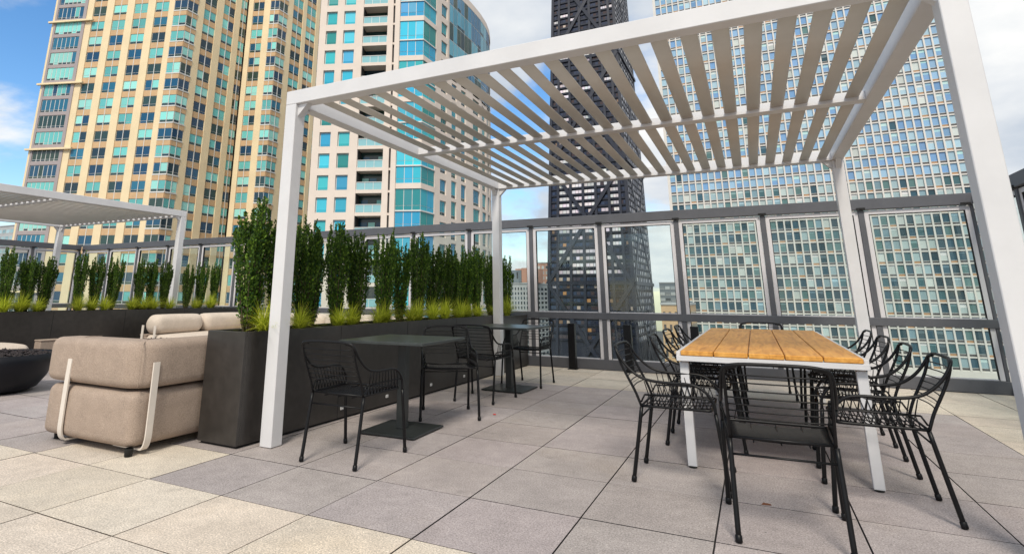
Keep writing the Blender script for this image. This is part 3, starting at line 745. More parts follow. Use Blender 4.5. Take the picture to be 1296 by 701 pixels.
for i,(x,y) in enumerate(((-6.22,2.44),(-6.05,4.02))):
    root = empty('side_table', (x,y,0)); tag(root, ('low taupe block side table behind the left fire bowl','low taupe block side table at the end of the far sofa')[i], 'side table', 'low block side tables')
    mb = MB(); mb.cbox(0,.16,0,.30 if i == 0 else .26,.03,.425,.012); mb.build('block', M['fabric'], root)
    mb = MB(); mb.cbox(-.006,.166,-.006,(.30 if i == 0 else .26)+.006,.4255,.447,.006); mb.build('top', M['fabric'], root)
def bowl(x,y,r,z,label):
    root = empty('fire_bowl', (x,y,0)); tag(root, label, 'fire bowl', 'round black fire bowls')
    mb = MB(); mb.lathe([(0,.012),(r*.60,.012),(r*.74,.05),(r*.88,z*.4),(r*.965,z*.75),(r,z),(r*.955,z),(r*.93,z-.03),(0,z-.04)], 64); mb.build('bowl', M['bowl'], root)
    mb = MB(); rnd = random.Random(int(x*10))
    for k in range(420):
        a = rnd.uniform(0,6.283); rr = r*.9*math.sqrt(rnd.random()); s_ = rnd.uniform(.014,.032)
        c = Vector((math.cos(a)*rr, math.sin(a)*rr, z-.035+rnd.uniform(0,.045)*(1-(rr/r)**2)+.01))
        n = mb.add([c+Vector((rnd.uniform(.6,1.2)*s_*dx, rnd.uniform(.6,1.2)*s_*dy, rnd.uniform(.6,1.2)*s_*dz)) for dx,dy,dz in ((1,0,0),(0,1,0),(-1,0,0),(0,-1,0),(0,0,1),(0,0,-1))])
        for q in ((0,1,4),(1,2,4),(2,3,4),(3,0,4),(1,0,5),(2,1,5),(3,2,5),(0,3,5)): mb.face([n+i for i in q])
    tag(mb.build('lava_rocks', M['lava'], root), kind='stuff')
bowl(-4.58,1.20,.60,.43,'round black fire bowl with dark lava rocks at the left edge')
bowl(-4.75,3.35,.55,.43,'black fire bowl half hidden behind the near armchair, only its lava rocks showing')

# ------------------------------------------------------------------ buildings
TEAL = [(.16,.55,.52),(.24,.66,.60),(.32,.70,.63),(.12,.44,.43)]
BLUE = [(.010,.085,.17),(.008,.05,.11),(.02,.15,.25)]
DARK = [(.012,.035,.05),(.02,.055,.05),(.03,.06,.045)]
class Facade:
    def __init__(s, P0, d): s.P = Vector((P0[0],P0[1],0)); s.d = Vector((d[0],d[1],0)).normalized(); s.n = Vector((s.d.y,-s.d.x,0))
    def pt(s, a, o, z): return s.P+s.d*a+s.n*o+Vector((0,0,z))
    def box(s, mb, a0,a1,z0,z1,o0,o1, m=0, c=(1,1,1)):
        mb.hexa([s.pt(a0,o1,z0),s.pt(a1,o1,z0),s.pt(a1,o0,z0),s.pt(a0,o0,z0),s.pt(a0,o1,z1),s.pt(a1,o1,z1),s.pt(a1,o0,z1),s.pt(a0,o0,z1)], m, c)
    def quad(s, mb, a0,a1,z0,z1,o, m=0, c=(1,1,1)):
        mb.quad(s.pt(a0,o,z0),s.pt(a1,o,z0),s.pt(a1,o,z1),s.pt(a0,o,z1), m, c)
class Building:
    """walls, then windows: the hundred largest in view as parts, the rest as one part"""
    def __init__(s, name, loc, label, cat, scale=1., group=None):
        s.root = empty(name, loc); tag(s.root, label, cat, group); s.loc = Vector(loc); s.wins = []; s.k = scale
    def shift(s, mb):
        mb.v = [tuple(Vector(v)-s.loc) for v in mb.v]; return mb
    def part(s, mb, name, mats, tint=False, label=None):
        o = s.shift(mb).build(name, mats, s.root, tint=tint)
        if label: o['label'] = label
        return o
    def win(s, mb, centre, area): s.wins.append((mb, Vector(centre), area))
    def finish(s, mats):
        def score(w):
            q = pix(w[1])
            if q is None: return 0
            inside = -20 < q[0] < 1316 and -20 < q[1] < 500
            return w[2]/q[2]**2*(1 if inside else .001)
        s.wins.sort(key=score, reverse=True)
        for mb, c, a in s.wins[:100]: s.part(mb, 'window', mats, True)
        rest = s.wins[100:]
        if rest:
            R_ = MB()
            for mb, c, a in rest:
                n = len(R_.v); R_.v.extend(mb.v); R_.f.extend([tuple(i+n for i in f) for f in mb.f]); R_.m.extend(mb.m); R_.c.extend(mb.c); R_.sm.extend(mb.sm)
            o = s.part(R_, 'window', mats, True); o['kind'] = 'stuff'
WM = [M['winglass'], M['whiteframe'], M['blind_refl']]
rb = random.Random(5)
def pick(rnd, wt=.56, wb=.26):
    q = rnd.random()
    c = rnd.choice(TEAL) if q < wt else (rnd.choice(BLUE) if q < wt+wb else rnd.choice(DARK))
    k = rnd.uniform(.85,1.15); return tuple(x*k for x in c)
def scaleP(P, k): return (CAMP.x+(P[0]-CAMP.x)*k, CAMP.y+(P[1]-CAMP.y)*k)
# ---- A: tan apartment tower ---------------------------------------------------
def tower_A():
    k = 1.25; dA = (.9467,.3222); P0 = scaleP((-81.003,40.843), k)
    def Z(z): return CAMP.z+(z-CAMP.z)*k
    fp = 2.44*k; B = Building('apartment_tower', (P0[0],P0[1],-75), 'tan and ochre apartment tower with teal windows and stepped corner bays', 'building')
    f1 = Facade(P0, dA); L1 = 16.4*k; P1 = f1.pt(L1,0,0); f2 = Facade(P1,(0,1)); L2 = 10.9*k; P2 = f2.pt(L2,0,0); f3 = Facade(P2,dA); L3 = 5.4*k; P3 = f3.pt(L3,0,0); f4 = Facade(P3,(0,1)); L4 = 24*k
    zc0 = Z(42.15); nf0 = -13; nf1 = 32       # floors: centre z = zc0 - i*fp
    ztop = zc0+13*fp+1.2; zbot = zc0-nf1*fp-1.2
    core = MB()
    def slab(f, L, a0=0):
        f.box(core, a0, L, -75, zbot, -6, 0, 0); f.box(core, a0, L, zbot, ztop, -6, -.30, 1); f.box(core, a0, L, ztop, ztop+2.0, -6, .25, 0)
    slab(f1, L1-.02, -5.6*k); slab(f2, L2-.02); slab(f3, L3-.02); slab(f4, L4)
    # solid behind
    Pa = f1.pt(-5.6*k,-6,0); Pb = f4.pt(L4,-6,0)
    core.hexa([(Pa.x,Pa.y+1,-75),(P1.x-6.2,P1.y+1,-75),(Pb.x-8,Pb.y,-75),(Pa.x,Pb.y,-75),(Pa.x,Pa.y+1,ztop),(P1.x-6.2,P1.y+1,ztop),(Pb.x-8,Pb.y,ztop),(Pa.x,Pb.y,ztop)], 0)
    B.part(core, 'wall', [M['tanpier'], M['recess']])
    piers = MB(); span = MB(); trim = MB()
    def bay(f, a0, a1, style='pair'):
        """one window column between a0 and a1 (unscaled metres)"""
        a0 *= k; a1 *= k
        for i in range(nf0, nf1):
            zc = zc0-i*fp; hh = .96 if style == 'strip' else .784; zt = zc+hh*k; zb = zc-hh*k
            f.box(span, a0, a1, zb-(fp-2*hh*k)+.001, zb-.001, -.28, -.12 if style == 'pair' else .06, 0)
            if style == 'corner': f.box(trim, a0-.02, a1+.05, zb-.16*k, zb-.002, .062, .11, 0)
            m = MB(); mid = (a0+a1)/2; W = a1-a0
            f.quad(m, a0, a1, zb, zt, -.22 if style == 'pair' else -.02, 1, (.7,.7,.7))
            n = {'pair':2,'strip':6,'corner':2,'narrow':1}[style if style in ('pair','strip','corner','narrow') else 'pair']
            cb = pick(rb); off = -.19 if style == 'pair' else .01
            fr = .07*k
            for j in range(n):
                x0 = a0+(W)*j/n+fr*.8; x1 = a0+W*(j+1)/n-fr*.8
                c = cb if rb.random() < .86 else pick(rb)
                zs = zb+.34*k*(1.0 if style != 'strip' else .8)
                f.quad(m, x0, x1, zs+.06*k, zt-.06*k, off, 0 if c not in TEAL else 2, c)
                dk = rb.choice(DARK) if rb.random() < .72 else tuple(x*1.0 for x in c)
                f.quad(m, x0, x1, zb+.06*k, zs, off, 0, dk)
            B.win(m, f.pt(mid,0,zc), W*1.6*k)
        if style == 'pair': f.box(trim, (a0+a1)/2-.045*k, (a0+a1)/2+.045*k, zbot, ztop, -.27, -.09, 0)
        if style == 'corner': f.box(trim, (a0+a1)/2-.04*k, (a0+a1)/2+.04*k, zbot, ztop, -.05, .09, 0)
    def pier(f, a0, a1): f.box(piers, a0*k, a1*k, zbot, ztop, -.29, .0, 0)
    cols = [2.12,5.50,8.88,12.30]; hw = 1.1
    pier(f1,-5.6,-5.22)
    e = .0
    for c in cols: pier(f1, e+.001, c-hw-.001); bay(f1, c-hw, c+hw); e = c+hw
    pier(f1, e+.001, 14.28); bay(f1, 14.3, 16.38, 'corner')
    bay(f2, .03, 1.75, 'corner'); e = 1.76
    for c in (3.94,7.34): pier(f2, e+.001, c-hw-.001); bay(f2, c-hw, c+hw); e = c+hw
    pier(f2, e+.001, 9.5); bay(f2, 9.52, 10.75,'pair')
    bay(f3, .85, 2.75); pier(f3, 0.02, .84); pier(f3, 2.77, 3.85); bay(f3, 3.87, 5.38, 'corner')
    bay(f4, .03, 1.9, 'corner'); e = 1.91
    for c in (4.35,7.6,10.9,14.3,17.7): pier(f4, e+.001, c-1.2-.001); bay(f4, c-1.2, c+1.2); e = c+1.2
    pier(f4, e+.001, 24)
    # mauve framed strip of wide windows at the left end
    st = MB(); f1.box(st, -5.20*k, -4.86*k, zbot, ztop, -.28, .12); f1.box(st, -.52*k, .0, zbot, ztop, -.28, .12)
    for i in range(nf0, nf1):
        zc = zc0-i*fp; f1.box(st, -4.86*k+.001, -.52*k-.001, zc-1.475*k, zc-.965*k-.001, -.28, .10)
    B.part(st, 'metal_panels', M['mauve']); bay(f1, -4.84, -.54, 'strip')
    for zz in (40.7,30.84,21.0,11.2,1.4):
        f1.box(trim, -5.9*k, 1.5*k, Z(zz)-.16*k, Z(zz)+.10*k, .13, .55, 1)
    B.part(piers, 'pier', M['tanpier']); B.part(span, 'spandrel', M['tanspan']); B.part(trim, 'trim', [M['whiteframe'], M['tanpier']])
    B.finish(WM)
tower_A()
# ---- C: cream tower with cyan glass ---------------------------------------------
def tower_C():
    dC = (.9319,.3628); P = (-46.595,53.232); B = Building('apartment_tower', (P[0],P[1],-75), 'cream stone tower with cyan glass corner bay and recessed balconies, left of centre', 'building')
    f = Facade(P, dC); fp = 2.93; zr = 16.31           # window top z of the reference floor
    n0, n1 = -10, 13; ztop = zr+10*fp+1; zbot = zr-n1*fp-1
    core = MB(); Q1 = f.pt(14.72,0,0)
    f.box(core, 0, 6.2, -75, ztop, -8, -.35, 1); f.box(core, 9.62, 14.70, -75, ztop, -8, -.35, 1); f.box(core, 6.2, 9.62, -75, ztop, -8, -1.9, 1)
    wall = MB(); winc = [(.95,2.45),(3.45,5.05)]
    f.box(wall, -.02, .93, zbot, ztop, -.34, 0); f.box(wall, 2.47, 3.43, zbot, ztop, -.34, 0); f.box(wall, 5.07, 6.18, zbot, ztop, -.34, 0)
    f.box(wall, 9.64, 10.42, zbot, ztop, -.34, 0); f.box(wall, 10.72, 11.40, zbot, ztop, -.34, .16)
    f.box(wall, 0, 14.7, -75, zbot-.01, -.34, 0)
    B_ = []
    def cyan(): 
        c = rb.choice([(.03,.42,.60),(.04,.50,.66),(.03,.34,.58),(.04,.48,.54),(.02,.26,.26)]); q = rb.uniform(.85,1.15); return tuple(x*q for x in c)
    trim = MB(); balc = MB()
    for i in range(n0, n1):
        zt = zr-i*fp; zb = zt-2.0
        for a,b_ in winc:
            f.box(wall, a+.001-.02, b_+.019, zb-(fp-2.0)+.001, zb-.001, -.33, -.004)
            m = MB(); f.quad(m, a, b_, zb, zt, -.30, 1, (.7,.7,.7)); c = cyan()
            f.quad(m, a+.10, b_-.10, zb+.10, zt-.10, -.27, 2 if rb.random() < .5 else 0, c)
            f.quad(m, a+.10, b_-.10, zb+.10, zb+.42, -.265, 0, tuple(x*.8 for x in c))
            B.win(m, f.pt((a+b_)/2,0,zb+1), 3)
        # balcony floor slab, back glazing, rail
        zs = zt+.45-2.9
        f.box(wall, 6.19, 9.63, zs, zs+.46, -1.88, -.02)
        m = MB(); f.quad(m, 6.25, 9.55, zs+.47, zs+fp-.01, -1.86, 0, rb.choice(DARK))
        for j in range(3): f.quad(m, 6.5+j*1.05, 7.4+j*1.05, zs+.5, zs+2.3, -1.83, 0, pick(rb,.45,.3))
        B.win(m, f.pt(7.9,-1.8,zs+1.6), 4)
        balc = MB(); f.box(balc, 6.22, 9.60, zs+1.42, zs+1.50, -.20, -.10, 0)
        for j in range(4): f.box(balc, 6.22+j*1.11, 6.28+j*1.11, zs+.47, zs+1.42, -.18, -.12, 0)
        f.quad(balc, 6.22, 9.6, zs+.5, zs+1.42, -.15, 1, (.25,.50,.55)); B.part(balc, 'balcony_rail', [M['whiteframe'], M['winglass']], True)
        # slot
        f.box(wall, 10.425, 10.715, zs+.05, zs+.35, -.33, -.05)
    seg = [(Q1,(0,1),15.0)]
    cur = Vector((Q1.x,Q1.y,0))+Vector((0,15.0,0))
    for L,a in ((4,-3),(3.5,-8),(3,-14),(3,-20),(2.5,-28),(3,-45)):
        d = (math.sin(R(a)),math.cos(R(a))); seg.append((cur.copy(), d, L)); cur = cur+Vector((d[0]*L,d[1]*L,0))
    # corner glass bay: front then side
    fs = Facade(Q1,(0,1))
    def glassbay(ff, a0, a1, npan):
        for i in range(n0, n1):
            zl = zr-i*fp+1.0; heavy = (i % 2 == 0)       # band under this pane row
            z1 = zl-.0; z0 = zl-fp+(.0)
            bt = .72 if heavy else .17
            zb = z0+ (bt-.0)
            m = MB(); W = a1-a0; ff.quad(m, a0, a1, zb, z1, -.12, 1, (.7,.7,.7)); c = cyan()
            for j in range(npan):
                x0 = a0+W*j/npan+.04; x1 = a0+W*(j+1)/npan-.04; cc = tuple(x*rb.uniform(.9,1.1) for x in c)
                ff.quad(m, x0, x1, zb+.62, z1-.03, -.09, 0 if rb.random() < .6 else 2, cc); ff.quad(m, x0, x1, zb+.03, zb+.57, -.09, 0, cc)
            B.win(m, ff.pt((a0+a1)/2,0,(zb+z1)/2), W*2.3)
            q_ = wall if heavy else MB(); ff.box(q_, a0-.01, a1+.01, z0, zb-.001, -.33, .03 if heavy else .05)
            if not heavy: B.part(q_, 'band', M['whiteframe'])
    glassbay(f, 11.42, 14.71, 3); glassbay(fs, .03, 3.55, 2)
    # upper side: a reflective curtain wall standing proud of the stone
    for si,(Q,d,L) in enumerate(seg[:4]):
        g_ = Facade(Q, d); a0 = 7.4 if si == 0 else 0; npn = max(2, int((L-a0)/1.25))
        for i in range(n0, -5):
            z0_ = zr-i*fp-1.6; m = MB(); g_.quad(m, a0+.01, L-.01, z0_, z0_+fp-.005, .05, 1, (.3,.3,.3)); c = rb.choice([(.05,.20,.34),(.08,.30,.42),(.04,.16,.30),(.12,.36,.46)])
            for j in range(npn):
                xa = a0+(L-a0)*j/npn+.05; xb = a0+(L-a0)*(j+1)/npn-.05; q = rb.uniform(.8,1.2); cc = tuple(x*q for x in c) if rb.random() < .8 else rb.choice(DARK)
                g_.quad(m, xa, xb, z0_+.08, z0_+fp-.06, .08, 0, cc)
                if rb.random() < .22: g_.quad(m, xa+.02, xb-.02, z0_+.12, z0_+.55, .085, 0, DARK[0])
            B.win(m, g_.pt((a0+L)/2,0,z0_+1.4), (L-a0)*2.5)
    # side wall with windows
    slots = [(5.1,6.9,1),(8.4,10.0,2),(11.5,13.1,2)]
    for si,(Q,d,L) in enumerate(seg):
        g_ = Facade(Q, d); g_.box(core, 0 if si else .02, L, -75, ztop, -7, -.35, 1); g_.box(wall, 0 if si == 0 else 0, L, -75, zbot, -.34, 0)
        sl = slots if si == 0 else [(.7,L-.6,2)] if L > 2.6 else [(.6,L-.5,2)]
        e = 3.57 if si == 0 else 0
        for (a,b_,ty) in sl: g_.box(wall, e, a-.001, zbot, ztop, -.34, 0); e = b_+.001
        g_.box(wall, e, L, zbot, ztop, -.34, 0)
        for (a,b_,ty) in sl:
            for i in range(n0, n1):
                zt = zr-i*fp+.25+(.35 if ty == 2 else 0); zb = zt-2.0-(.45 if ty == 2 else 0)
                curtain = zt > 34.5 and (si > 0 or a > 8)
                if curtain: zb = zt-fp+.14
                g_.box(wall, a-.0, b_, zt-fp, zb-.001, -.33, -.004)
                m = MB(); g_.quad(m, a, b_, zb, zt, -.22, 1, (.25,.25,.25)); c = cyan(); c = tuple(x*.62 for x in c)
                mid = (a+b_)/2
                for x0,x1 in ((a+.06,mid-.03),(mid+.03,b_-.06)):
                    g_.quad(m, x0, x1, zb+.5, zt-.06, -.2, 0, c); g_.quad(m, x0, x1, zb+.06, zb+.44, -.2, 0, rb.choice(DARK))
                B.win(m, g_.pt(mid,0,(zt+zb)/2), 2.5)
    B.part(core, 'core', [M['cream'], M['recess']]); B.part(wall, 'wall', M['cream']); None
    cap = MB(); f.box(cap, -.1, 14.8, ztop, ztop+1.2, -7, .1)
    for (Q,d,L) in seg: Facade(Q,d).box(cap, 0, L, ztop, ztop+1.2, -7, .1)
    B.part(cap, 'parapet', M['cream'])
    B.finish(WM)
tower_C()
# ---- R: pale grid tower -------------------------------------------------------
def tower_R():
    Y = 175; x0 = -15.95; x1 = 57.6; B = Building('office_tower', (20,Y,-75), 'broad pale grid office tower with blue windows rising behind the wooden table', 'building')
    f = Facade((x0,Y),(1,0)); W = x1-x0; cp = 1.765; nc = 41; a_off = (W-nc*cp)/2; fp = 3.06; z0 = 30.55
    core = MB(); f.box(core, .02, W-.02, -75, 112, -30, -.5, 0); B.part(core, 'core', M['creamgrid'])
    grid = MB(); sill = MB()
    zlo = z0-15*fp; zhi = z0+26*fp
    f.box(grid, 0, a_off+.20, zlo, zhi, -.49, .12); f.box(grid, W-a_off-.20, W, zlo, zhi, -.49, .12)
    for c in range(1, nc): f.box(grid, a_off+c*cp-.18, a_off+c*cp+.18, zlo, zhi, -.49, .12)
    f.box(grid, 0, W, zlo-30, zlo-.01, -.49, .12)
    rr = random.Random(3)
    B.part(grid, 'mullion', M['creamgrid']); band = MB()
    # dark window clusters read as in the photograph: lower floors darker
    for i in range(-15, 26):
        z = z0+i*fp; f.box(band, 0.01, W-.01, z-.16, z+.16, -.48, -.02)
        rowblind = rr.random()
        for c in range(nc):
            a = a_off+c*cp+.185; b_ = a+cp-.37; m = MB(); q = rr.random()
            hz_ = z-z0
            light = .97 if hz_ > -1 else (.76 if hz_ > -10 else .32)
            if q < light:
                col_ = rr.choice([(.20,.37,.58),(.24,.42,.62),(.17,.33,.57),(.30,.48,.65),(.36,.53,.63)]) if hz_ > -1 else rr.choice([(.30,.42,.46),(.36,.48,.50),(.44,.54,.54),(.20,.32,.38)])  # upper floors: reflected sky painted in as blue pane colour
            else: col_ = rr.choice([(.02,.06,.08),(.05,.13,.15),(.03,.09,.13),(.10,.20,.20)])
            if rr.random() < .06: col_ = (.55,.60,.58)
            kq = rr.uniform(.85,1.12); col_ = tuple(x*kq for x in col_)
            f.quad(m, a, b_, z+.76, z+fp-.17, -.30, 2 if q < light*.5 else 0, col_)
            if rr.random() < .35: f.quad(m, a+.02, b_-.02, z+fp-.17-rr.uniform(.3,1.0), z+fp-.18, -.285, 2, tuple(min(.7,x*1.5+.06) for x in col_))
            f.quad(m, a, b_, z+.68, z+.76, -.25, 1, (.6,.6,.6))
            sc = (.075,.07,.07) if (c+2*(i%2)) % 4 != 1 else (.42,.24,.12)
            if rr.random() < .15: sc = (.12,.12,.12)
            f.quad(m, a, b_, z+.165, z+.68, -.32, 2, sc)
            B.win(m, (x0+a+.6, Y, z+1.6), 3)
    B.part(band, 'floor_band', M['creamgrid'])
    cap = MB(); f.box(cap, 0, W, zhi, zhi+3, -30, .2); B.part(cap, 'parapet', M['creamgrid'])
    B.finish(WM)
tower_R()
# ---- black tapering tower -----------------------------------------------------
def tower_K():
    Y = 272; B = Building('black_skyscraper', (-65,Y,-75), 'tapering black skyscraper with giant cross bracing rising behind the pergola', 'building')
    def xl(z): return -86.5+.0215*z
    def xr(z): return -44.6-.0215*z
    def yf(z): return Y+.0945*z
    def yb(z): return Y+53+.05*z
    z0, z1 = -75, 195
    core = MB()
    core.hexa([(xl(z0),yf(z0)+.3,z0),(xr(z0)-.3,yf(z0)+.3,z0),(xr(z0)-.3,yb(z0),z0),(xl(z0),yb(z0),z0),(xl(z1),yf(z1)+.3,z1),(xr(z1)-.3,yf(z1)+.3,z1),(xr(z1)-.3,yb(z1),z1),(xl(z1),yb(z1),z1)])
    B.part(core, 'core', M['blackmetal'])
    def F(u,z,o=0): return Vector((xl(z)+(xr(z)-xl(z))*u, yf(z)-o, z))
    def Sd(u,z,o=0): return Vector((xr(z)+o, yf(z)+(yb(z)-yf(z))*u, z))
    def bar(mb, fn, u0,z0_,u1,z1_, w, o0, o1):
        a = fn(u0,z0_); b_ = fn(u1,z1_); t = (b_-a).normalized(); nr = (fn(.5,50,1)-fn(.5,50,0)).normalized(); s_ = t.cross(nr)*w/2
        p_ = [a-s_+nr*o0,a+s_+nr*o0,a+s_+nr*o1,a-s_+nr*o1]; q = [b_-s_+nr*o0,b_+s_+nr*o0,b_+s_+nr*o1,b_-s_+nr*o1]
        mb.hexa(p_+q)
    fr = MB(); br = MB()
    us = [0,.062,.219,.380,.540,.700,.865,1.0]; us = [.0]+[(k_-(-84.66))/(46.717-84.66)*-1 for k_ in ()]+[.125,.29,.45,.61,.775,.905,1.0]
    for u in us+[.02]: bar(fr, F, min(max(u,.015),.985), z0, min(max(u,.015),.985), z1, 1.25, -.05, .9)
    nsd = 10
    for k_ in range(nsd+1): bar(fr, Sd, .01+.98*k_/nsd, z0, .01+.98*k_/nsd, z1, 1.0, -.05, .22)
    for zc in (-53,7.1,67.1,127.1,187):
        bar(fr, F, .0, zc, 1, zc, 1.6, -.05, 1.0); bar(fr, Sd, .0, zc, 1, zc, 1.6, -.05, 1.0)
        for fn in (F, Sd):
            bar(br, fn, .01, zc, .99, zc+60, 1.7, .05, 1.3 if fn is F else .45); bar(br, fn, .99, zc, .01, zc+60, 1.7, .05, 1.25 if fn is F else .4)
    B.part(fr, 'frame_columns', M['blackmetal']); B.part(br, 'cross_brace', M['blackmetal'])
    rk = random.Random(9); fpz = 3.33; zr = 28.9; fl = MB()
    for i in range(-14, 50):
        z = zr+i*fpz; bar(fl, F, .0, z-1.15, 1, z-1.15, .9, -.05, .35); bar(fl, Sd, .0, z-1.15, 1, z-1.15, .7, -.05, .15)
        for (a,b_) in zip(us[:-1],us[1:]):
            m = MB(); n = 3
            dist = abs((a+b_)/2-.55)
            pl = (.80 if 12 < z < 62 and dist < .36 else (.15 if z >= 62 else .05))
            lit = rk.random() < pl; tone = rk.uniform(.5,.85)
            for j in range(n):
                u0 = a+(b_-a)*(.09+.82*j/n)+.002; u1 = a+(b_-a)*(.09+.82*(j+1)/n)-.002
                if lit and rk.random() < .93: c = (tone*rk.uniform(.85,1),tone*rk.uniform(.82,.95),tone*rk.uniform(.9,1)); mi = 2
                elif rk.random() < (.11 if z < 30 else .03): c = rk.choice([(.40,.20,.07),(.45,.36,.30),(.2,.12,.07)]); mi = 2  # scattered warm panes: orange reflections painted into the window colour
                else: c = rk.choice([(.012,.014,.03),(.02,.025,.05),(.03,.04,.075),(.05,.03,.03)]); mi = 0
                m.quad(F(u0,z-.65,.02),F(u1,z-.65,.02),F(u1,z+.9,.02),F(u0,z+.9,.02),mi,c)
            B.win(m, F((a+b_)/2,z), 8)
        for j in range(nsd):
            u0 = .01+.98*j/nsd+.015; u1 = u0+.068; m = MB()
            c = rk.choice([(.50,.50,.54),(.34,.35,.40),(.05,.06,.09),(.62,.60,.60),(.16,.17,.22)])
            m.quad(Sd(u0,z-.8,.02),Sd(u1,z-.8,.02),Sd(u1,z+.9,.02),Sd(u0,z+.9,.02),2,c); B.win(m, Sd((u0+u1)/2,z), 2)
    B.part(fl, 'floor_band', M['blackmetal']); B.finish(WM)
tower_K()
# ---- small distant blocks --------------------------------------------------------
def block(name, x0,x1,y0,y1,zt, label, wallm, nx, fp, winc, z_lo=-45, wf=.6, hf=.55, upper=None):
    B = Building(name, ((x0+x1)/2,y0,-75), label, 'building'); f = Facade((x0,y0),(1,0)); W = x1-x0
    core = MB(); f.box(core, 0, W, -75, zt, -(y1-y0), 0); B.part(core, 'wall', wallm)
    cap = MB(); f.box(cap, -.1, W+.1, zt, zt+.5, -(y1-y0), .25); B.part(cap, 'parapet', M['palegrey'])
    n = int((zt-.8-z_lo)/fp); rn = random.Random(int(abs(x0)*7))
    for i in range(n):
        for j in range(nx):
            a = W*(j+.5)/nx; w = W/nx*wf; z = zt-.9-(i+.5)*fp
            m = MB(); c = rn.choice(winc); q = rn.uniform(.7,1.2); f.quad(m, a-w/2, a+w/2, z-fp*hf/2, z+fp*hf/2, .03, 0, tuple(x*q for x in c)); f.box(m, a-w/2-.05, a+w/2+.05, z-fp*hf/2-.15, z-fp*hf/2-.01, .0, .12, 1); B.win(m, f.pt(a,0,z), w*fp*hf)
    side = Facade((x1,y0),(0,1))
    for i in range(n):
        for j in range(5):
            m = MB(); a = (y1-y0)*(j+.5)/5; z = zt-.9-(i+.5)*fp; side.quad(m, a-(y1-y0)*.06, a+(y1-y0)*.06, z-fp*.28, z+fp*.28, .03, 0, rn.choice(winc)); B.win(m, side.pt(a,0,z), 1)
    B.finish(WM); return B, f
GR = [(.05,.07,.09),(.10,.13,.15),(.03,.04,.05)]
B,f = block('office_block', -78.0,-70.0,200,222,5.4,'pale office block with a pink brick top, just right of the rear pergola post',M['palegrey'],7,1.7,GR,wf=.5,hf=.62)
up = MB(); up.box(-77.9,-72.6,199.6,212,5.95,10.4); B.part(up,'upper_storey',M['bluegrey']); up = MB(); up.box(-72.55,-68.9,199.8,214,5.95,11.2); up.box(-77.0,-72.56,205,214,10.45,11.2); B.part(up,'brick_penthouse',M['pink'])
up = MB(); up.box(-76.6,-76.1,199.5,199.59,7.4,9.8); up.box(-74.4,-73.9,199.5,199.59,7.4,9.8); B.part(up,'louvre_slot',M['seam'])
block('apartment_block', -111.5,-104,330,350,20.3,'narrow red and white apartment block beside the left edge of the black tower',M['pink'],3,3.1,[(.55,.52,.50),(.5,.5,.5),(.08,.08,.09)],wf=.62,hf=.5)
block('office_block', -44.5,-30.0,350,375,8.6,'low blue grey office block with pale window bands right of the black tower',M['bluegrey'],5,3.3,[(.45,.48,.50),(.30,.33,.36),(.05,.06,.07)],wf=.85,hf=.45)
block('brick_block', -17.3,-10.5,150,165,-.9,'low tan brick block with small dark windows between the black and pale towers',M['tanspan'],5,3.0,[(.04,.04,.04),(.08,.06,.05)],z_lo=-30,wf=.4,hf=.5)
block('low_block', -340,-318,150,190,34.5,'distant pale low block at the far left edge beside the tan tower',M['palegrey'],6,3.4,[(.25,.40,.45),(.35,.5,.55)],z_lo=-10,wf=.8,hf=.5)

# ------------------------------------------------------------------ sky and sun
w = bpy.data.worlds.new('World'); S.world = w; w.use_nodes = True; nt = w.node_tree
bg = nt.nodes['Background']; bg.inputs['Strength'].default_value = .10
SUN_AZ = R(163); SUN_EL = R(48)      # azimuth clockwise from +Y: behind the camera, a little to its right
sky = nt.nodes.new('ShaderNodeTexSky'); sky.sky_type = 'NISHITA'; sky.sun_disc = False; sky.sun_elevation = SUN_EL; sky.sun_rotation = SUN_AZ
sky.air_density = 1.0; sky.dust_density = .6; sky.ozone_density = 1.5
tc = nt.nodes.new('ShaderNodeTexCoord'); sp = nt.nodes.new('ShaderNodeSeparateXYZ'); nt.links.new(tc.outputs['Generated'], sp.inputs[0])
def math_(op, a, b=None, c=None, clamp=False):
    n = nt.nodes.new('ShaderNodeMath'); n.operation = op; n.use_clamp = clamp
    for i,x in enumerate((a,b,c)):
        if x is None: continue
        if isinstance(x,(int,float)): n.inputs[i].default_value = x
        else: nt.links.new(x, n.inputs[i])
    return n.outputs[0]
zz = math_('ADD', math_('MAXIMUM', sp.outputs[2], 0), .30)
cx = math_('DIVIDE', sp.outputs[0], zz); cy = math_('DIVIDE', sp.outputs[1], zz)
cb = nt.nodes.new('ShaderNodeCombineXYZ'); nt.links.new(cx, cb.inputs[0]); nt.links.new(cy, cb.inputs[1]); cb.inputs[2].default_value = 1.7
n1 = nt.nodes.new('ShaderNodeTexNoise'); n1.inputs['Scale'].default_value = 1.15; n1.inputs['Detail'].default_value = 9; n1.inputs['Roughness'].default_value = .56; n1.inputs['Distortion'].default_value = .25
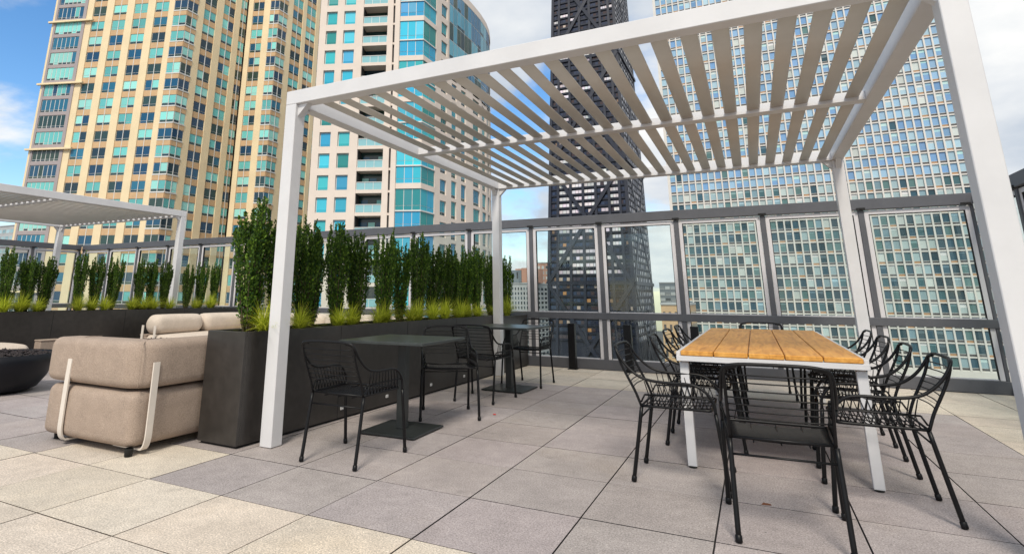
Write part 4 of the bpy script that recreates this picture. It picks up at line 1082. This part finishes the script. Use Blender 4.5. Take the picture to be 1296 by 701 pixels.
nt.links.new(cb.outputs[0], n1.inputs['Vector'])
# more cloud towards +X (right of the picture)
cov = math_('MULTIPLY_ADD', sp.outputs[0], .15, .115)
cl = math_('ADD', n1.outputs['Fac'], cov)
mr = nt.nodes.new('ShaderNodeMapRange'); mr.interpolation_type = 'SMOOTHSTEP'; mr.inputs[1].default_value = .47; mr.inputs[2].default_value = .60; nt.links.new(cl, mr.inputs[0])
n2 = nt.nodes.new('ShaderNodeTexNoise'); n2.inputs['Scale'].default_value = 1.9; n2.inputs['Detail'].default_value = 6; n2.inputs['Roughness'].default_value = .55
nt.links.new(cb.outputs[0], n2.inputs['Vector'])
cr = nt.nodes.new('ShaderNodeValToRGB'); e = cr.color_ramp.elements; e[0].position = .33; e[0].color = (4.3,4.9,5.7,1); e[1].position = .64; e[1].color = (8.0,8.0,7.9,1)
nt.links.new(n2.outputs['Fac'], cr.inputs[0])
hsv = nt.nodes.new('ShaderNodeHueSaturation'); hsv.inputs['Saturation'].default_value = 1.28; hsv.inputs['Value'].default_value = 1.6; nt.links.new(sky.outputs[0], hsv.inputs['Color'])
mx = nt.nodes.new('ShaderNodeMix'); mx.data_type = 'RGBA'; nt.links.new(mr.outputs[0], mx.inputs['Factor']); nt.links.new(hsv.outputs[0], mx.inputs['A']); nt.links.new(cr.outputs[0], mx.inputs['B'])
nt.links.new(mx.outputs['Result'], bg.inputs['Color'])
sd = bpy.data.lights.new('sun','SUN'); sd.energy = 2.5; sd.angle = R(14); sd.color = (1,.925,.80)
so = bpy.data.objects.new('sun', sd); col.objects.link(so)
dirv = Vector((math.sin(SUN_AZ)*math.cos(SUN_EL), math.cos(SUN_AZ)*math.cos(SUN_EL), math.sin(SUN_EL)))
so.rotation_euler = dirv.to_track_quat('Z','Y').to_euler(); so.location = (0,0,30)
S.view_settings.view_transform = 'Standard'; S.view_settings.look = 'None'; S.view_settings.gamma = 1; S.view_settings.exposure = .36
S.cycles.max_bounces = 8; S.cycles.transparent_max_bounces = 16
S.cycles.use_denoising = True
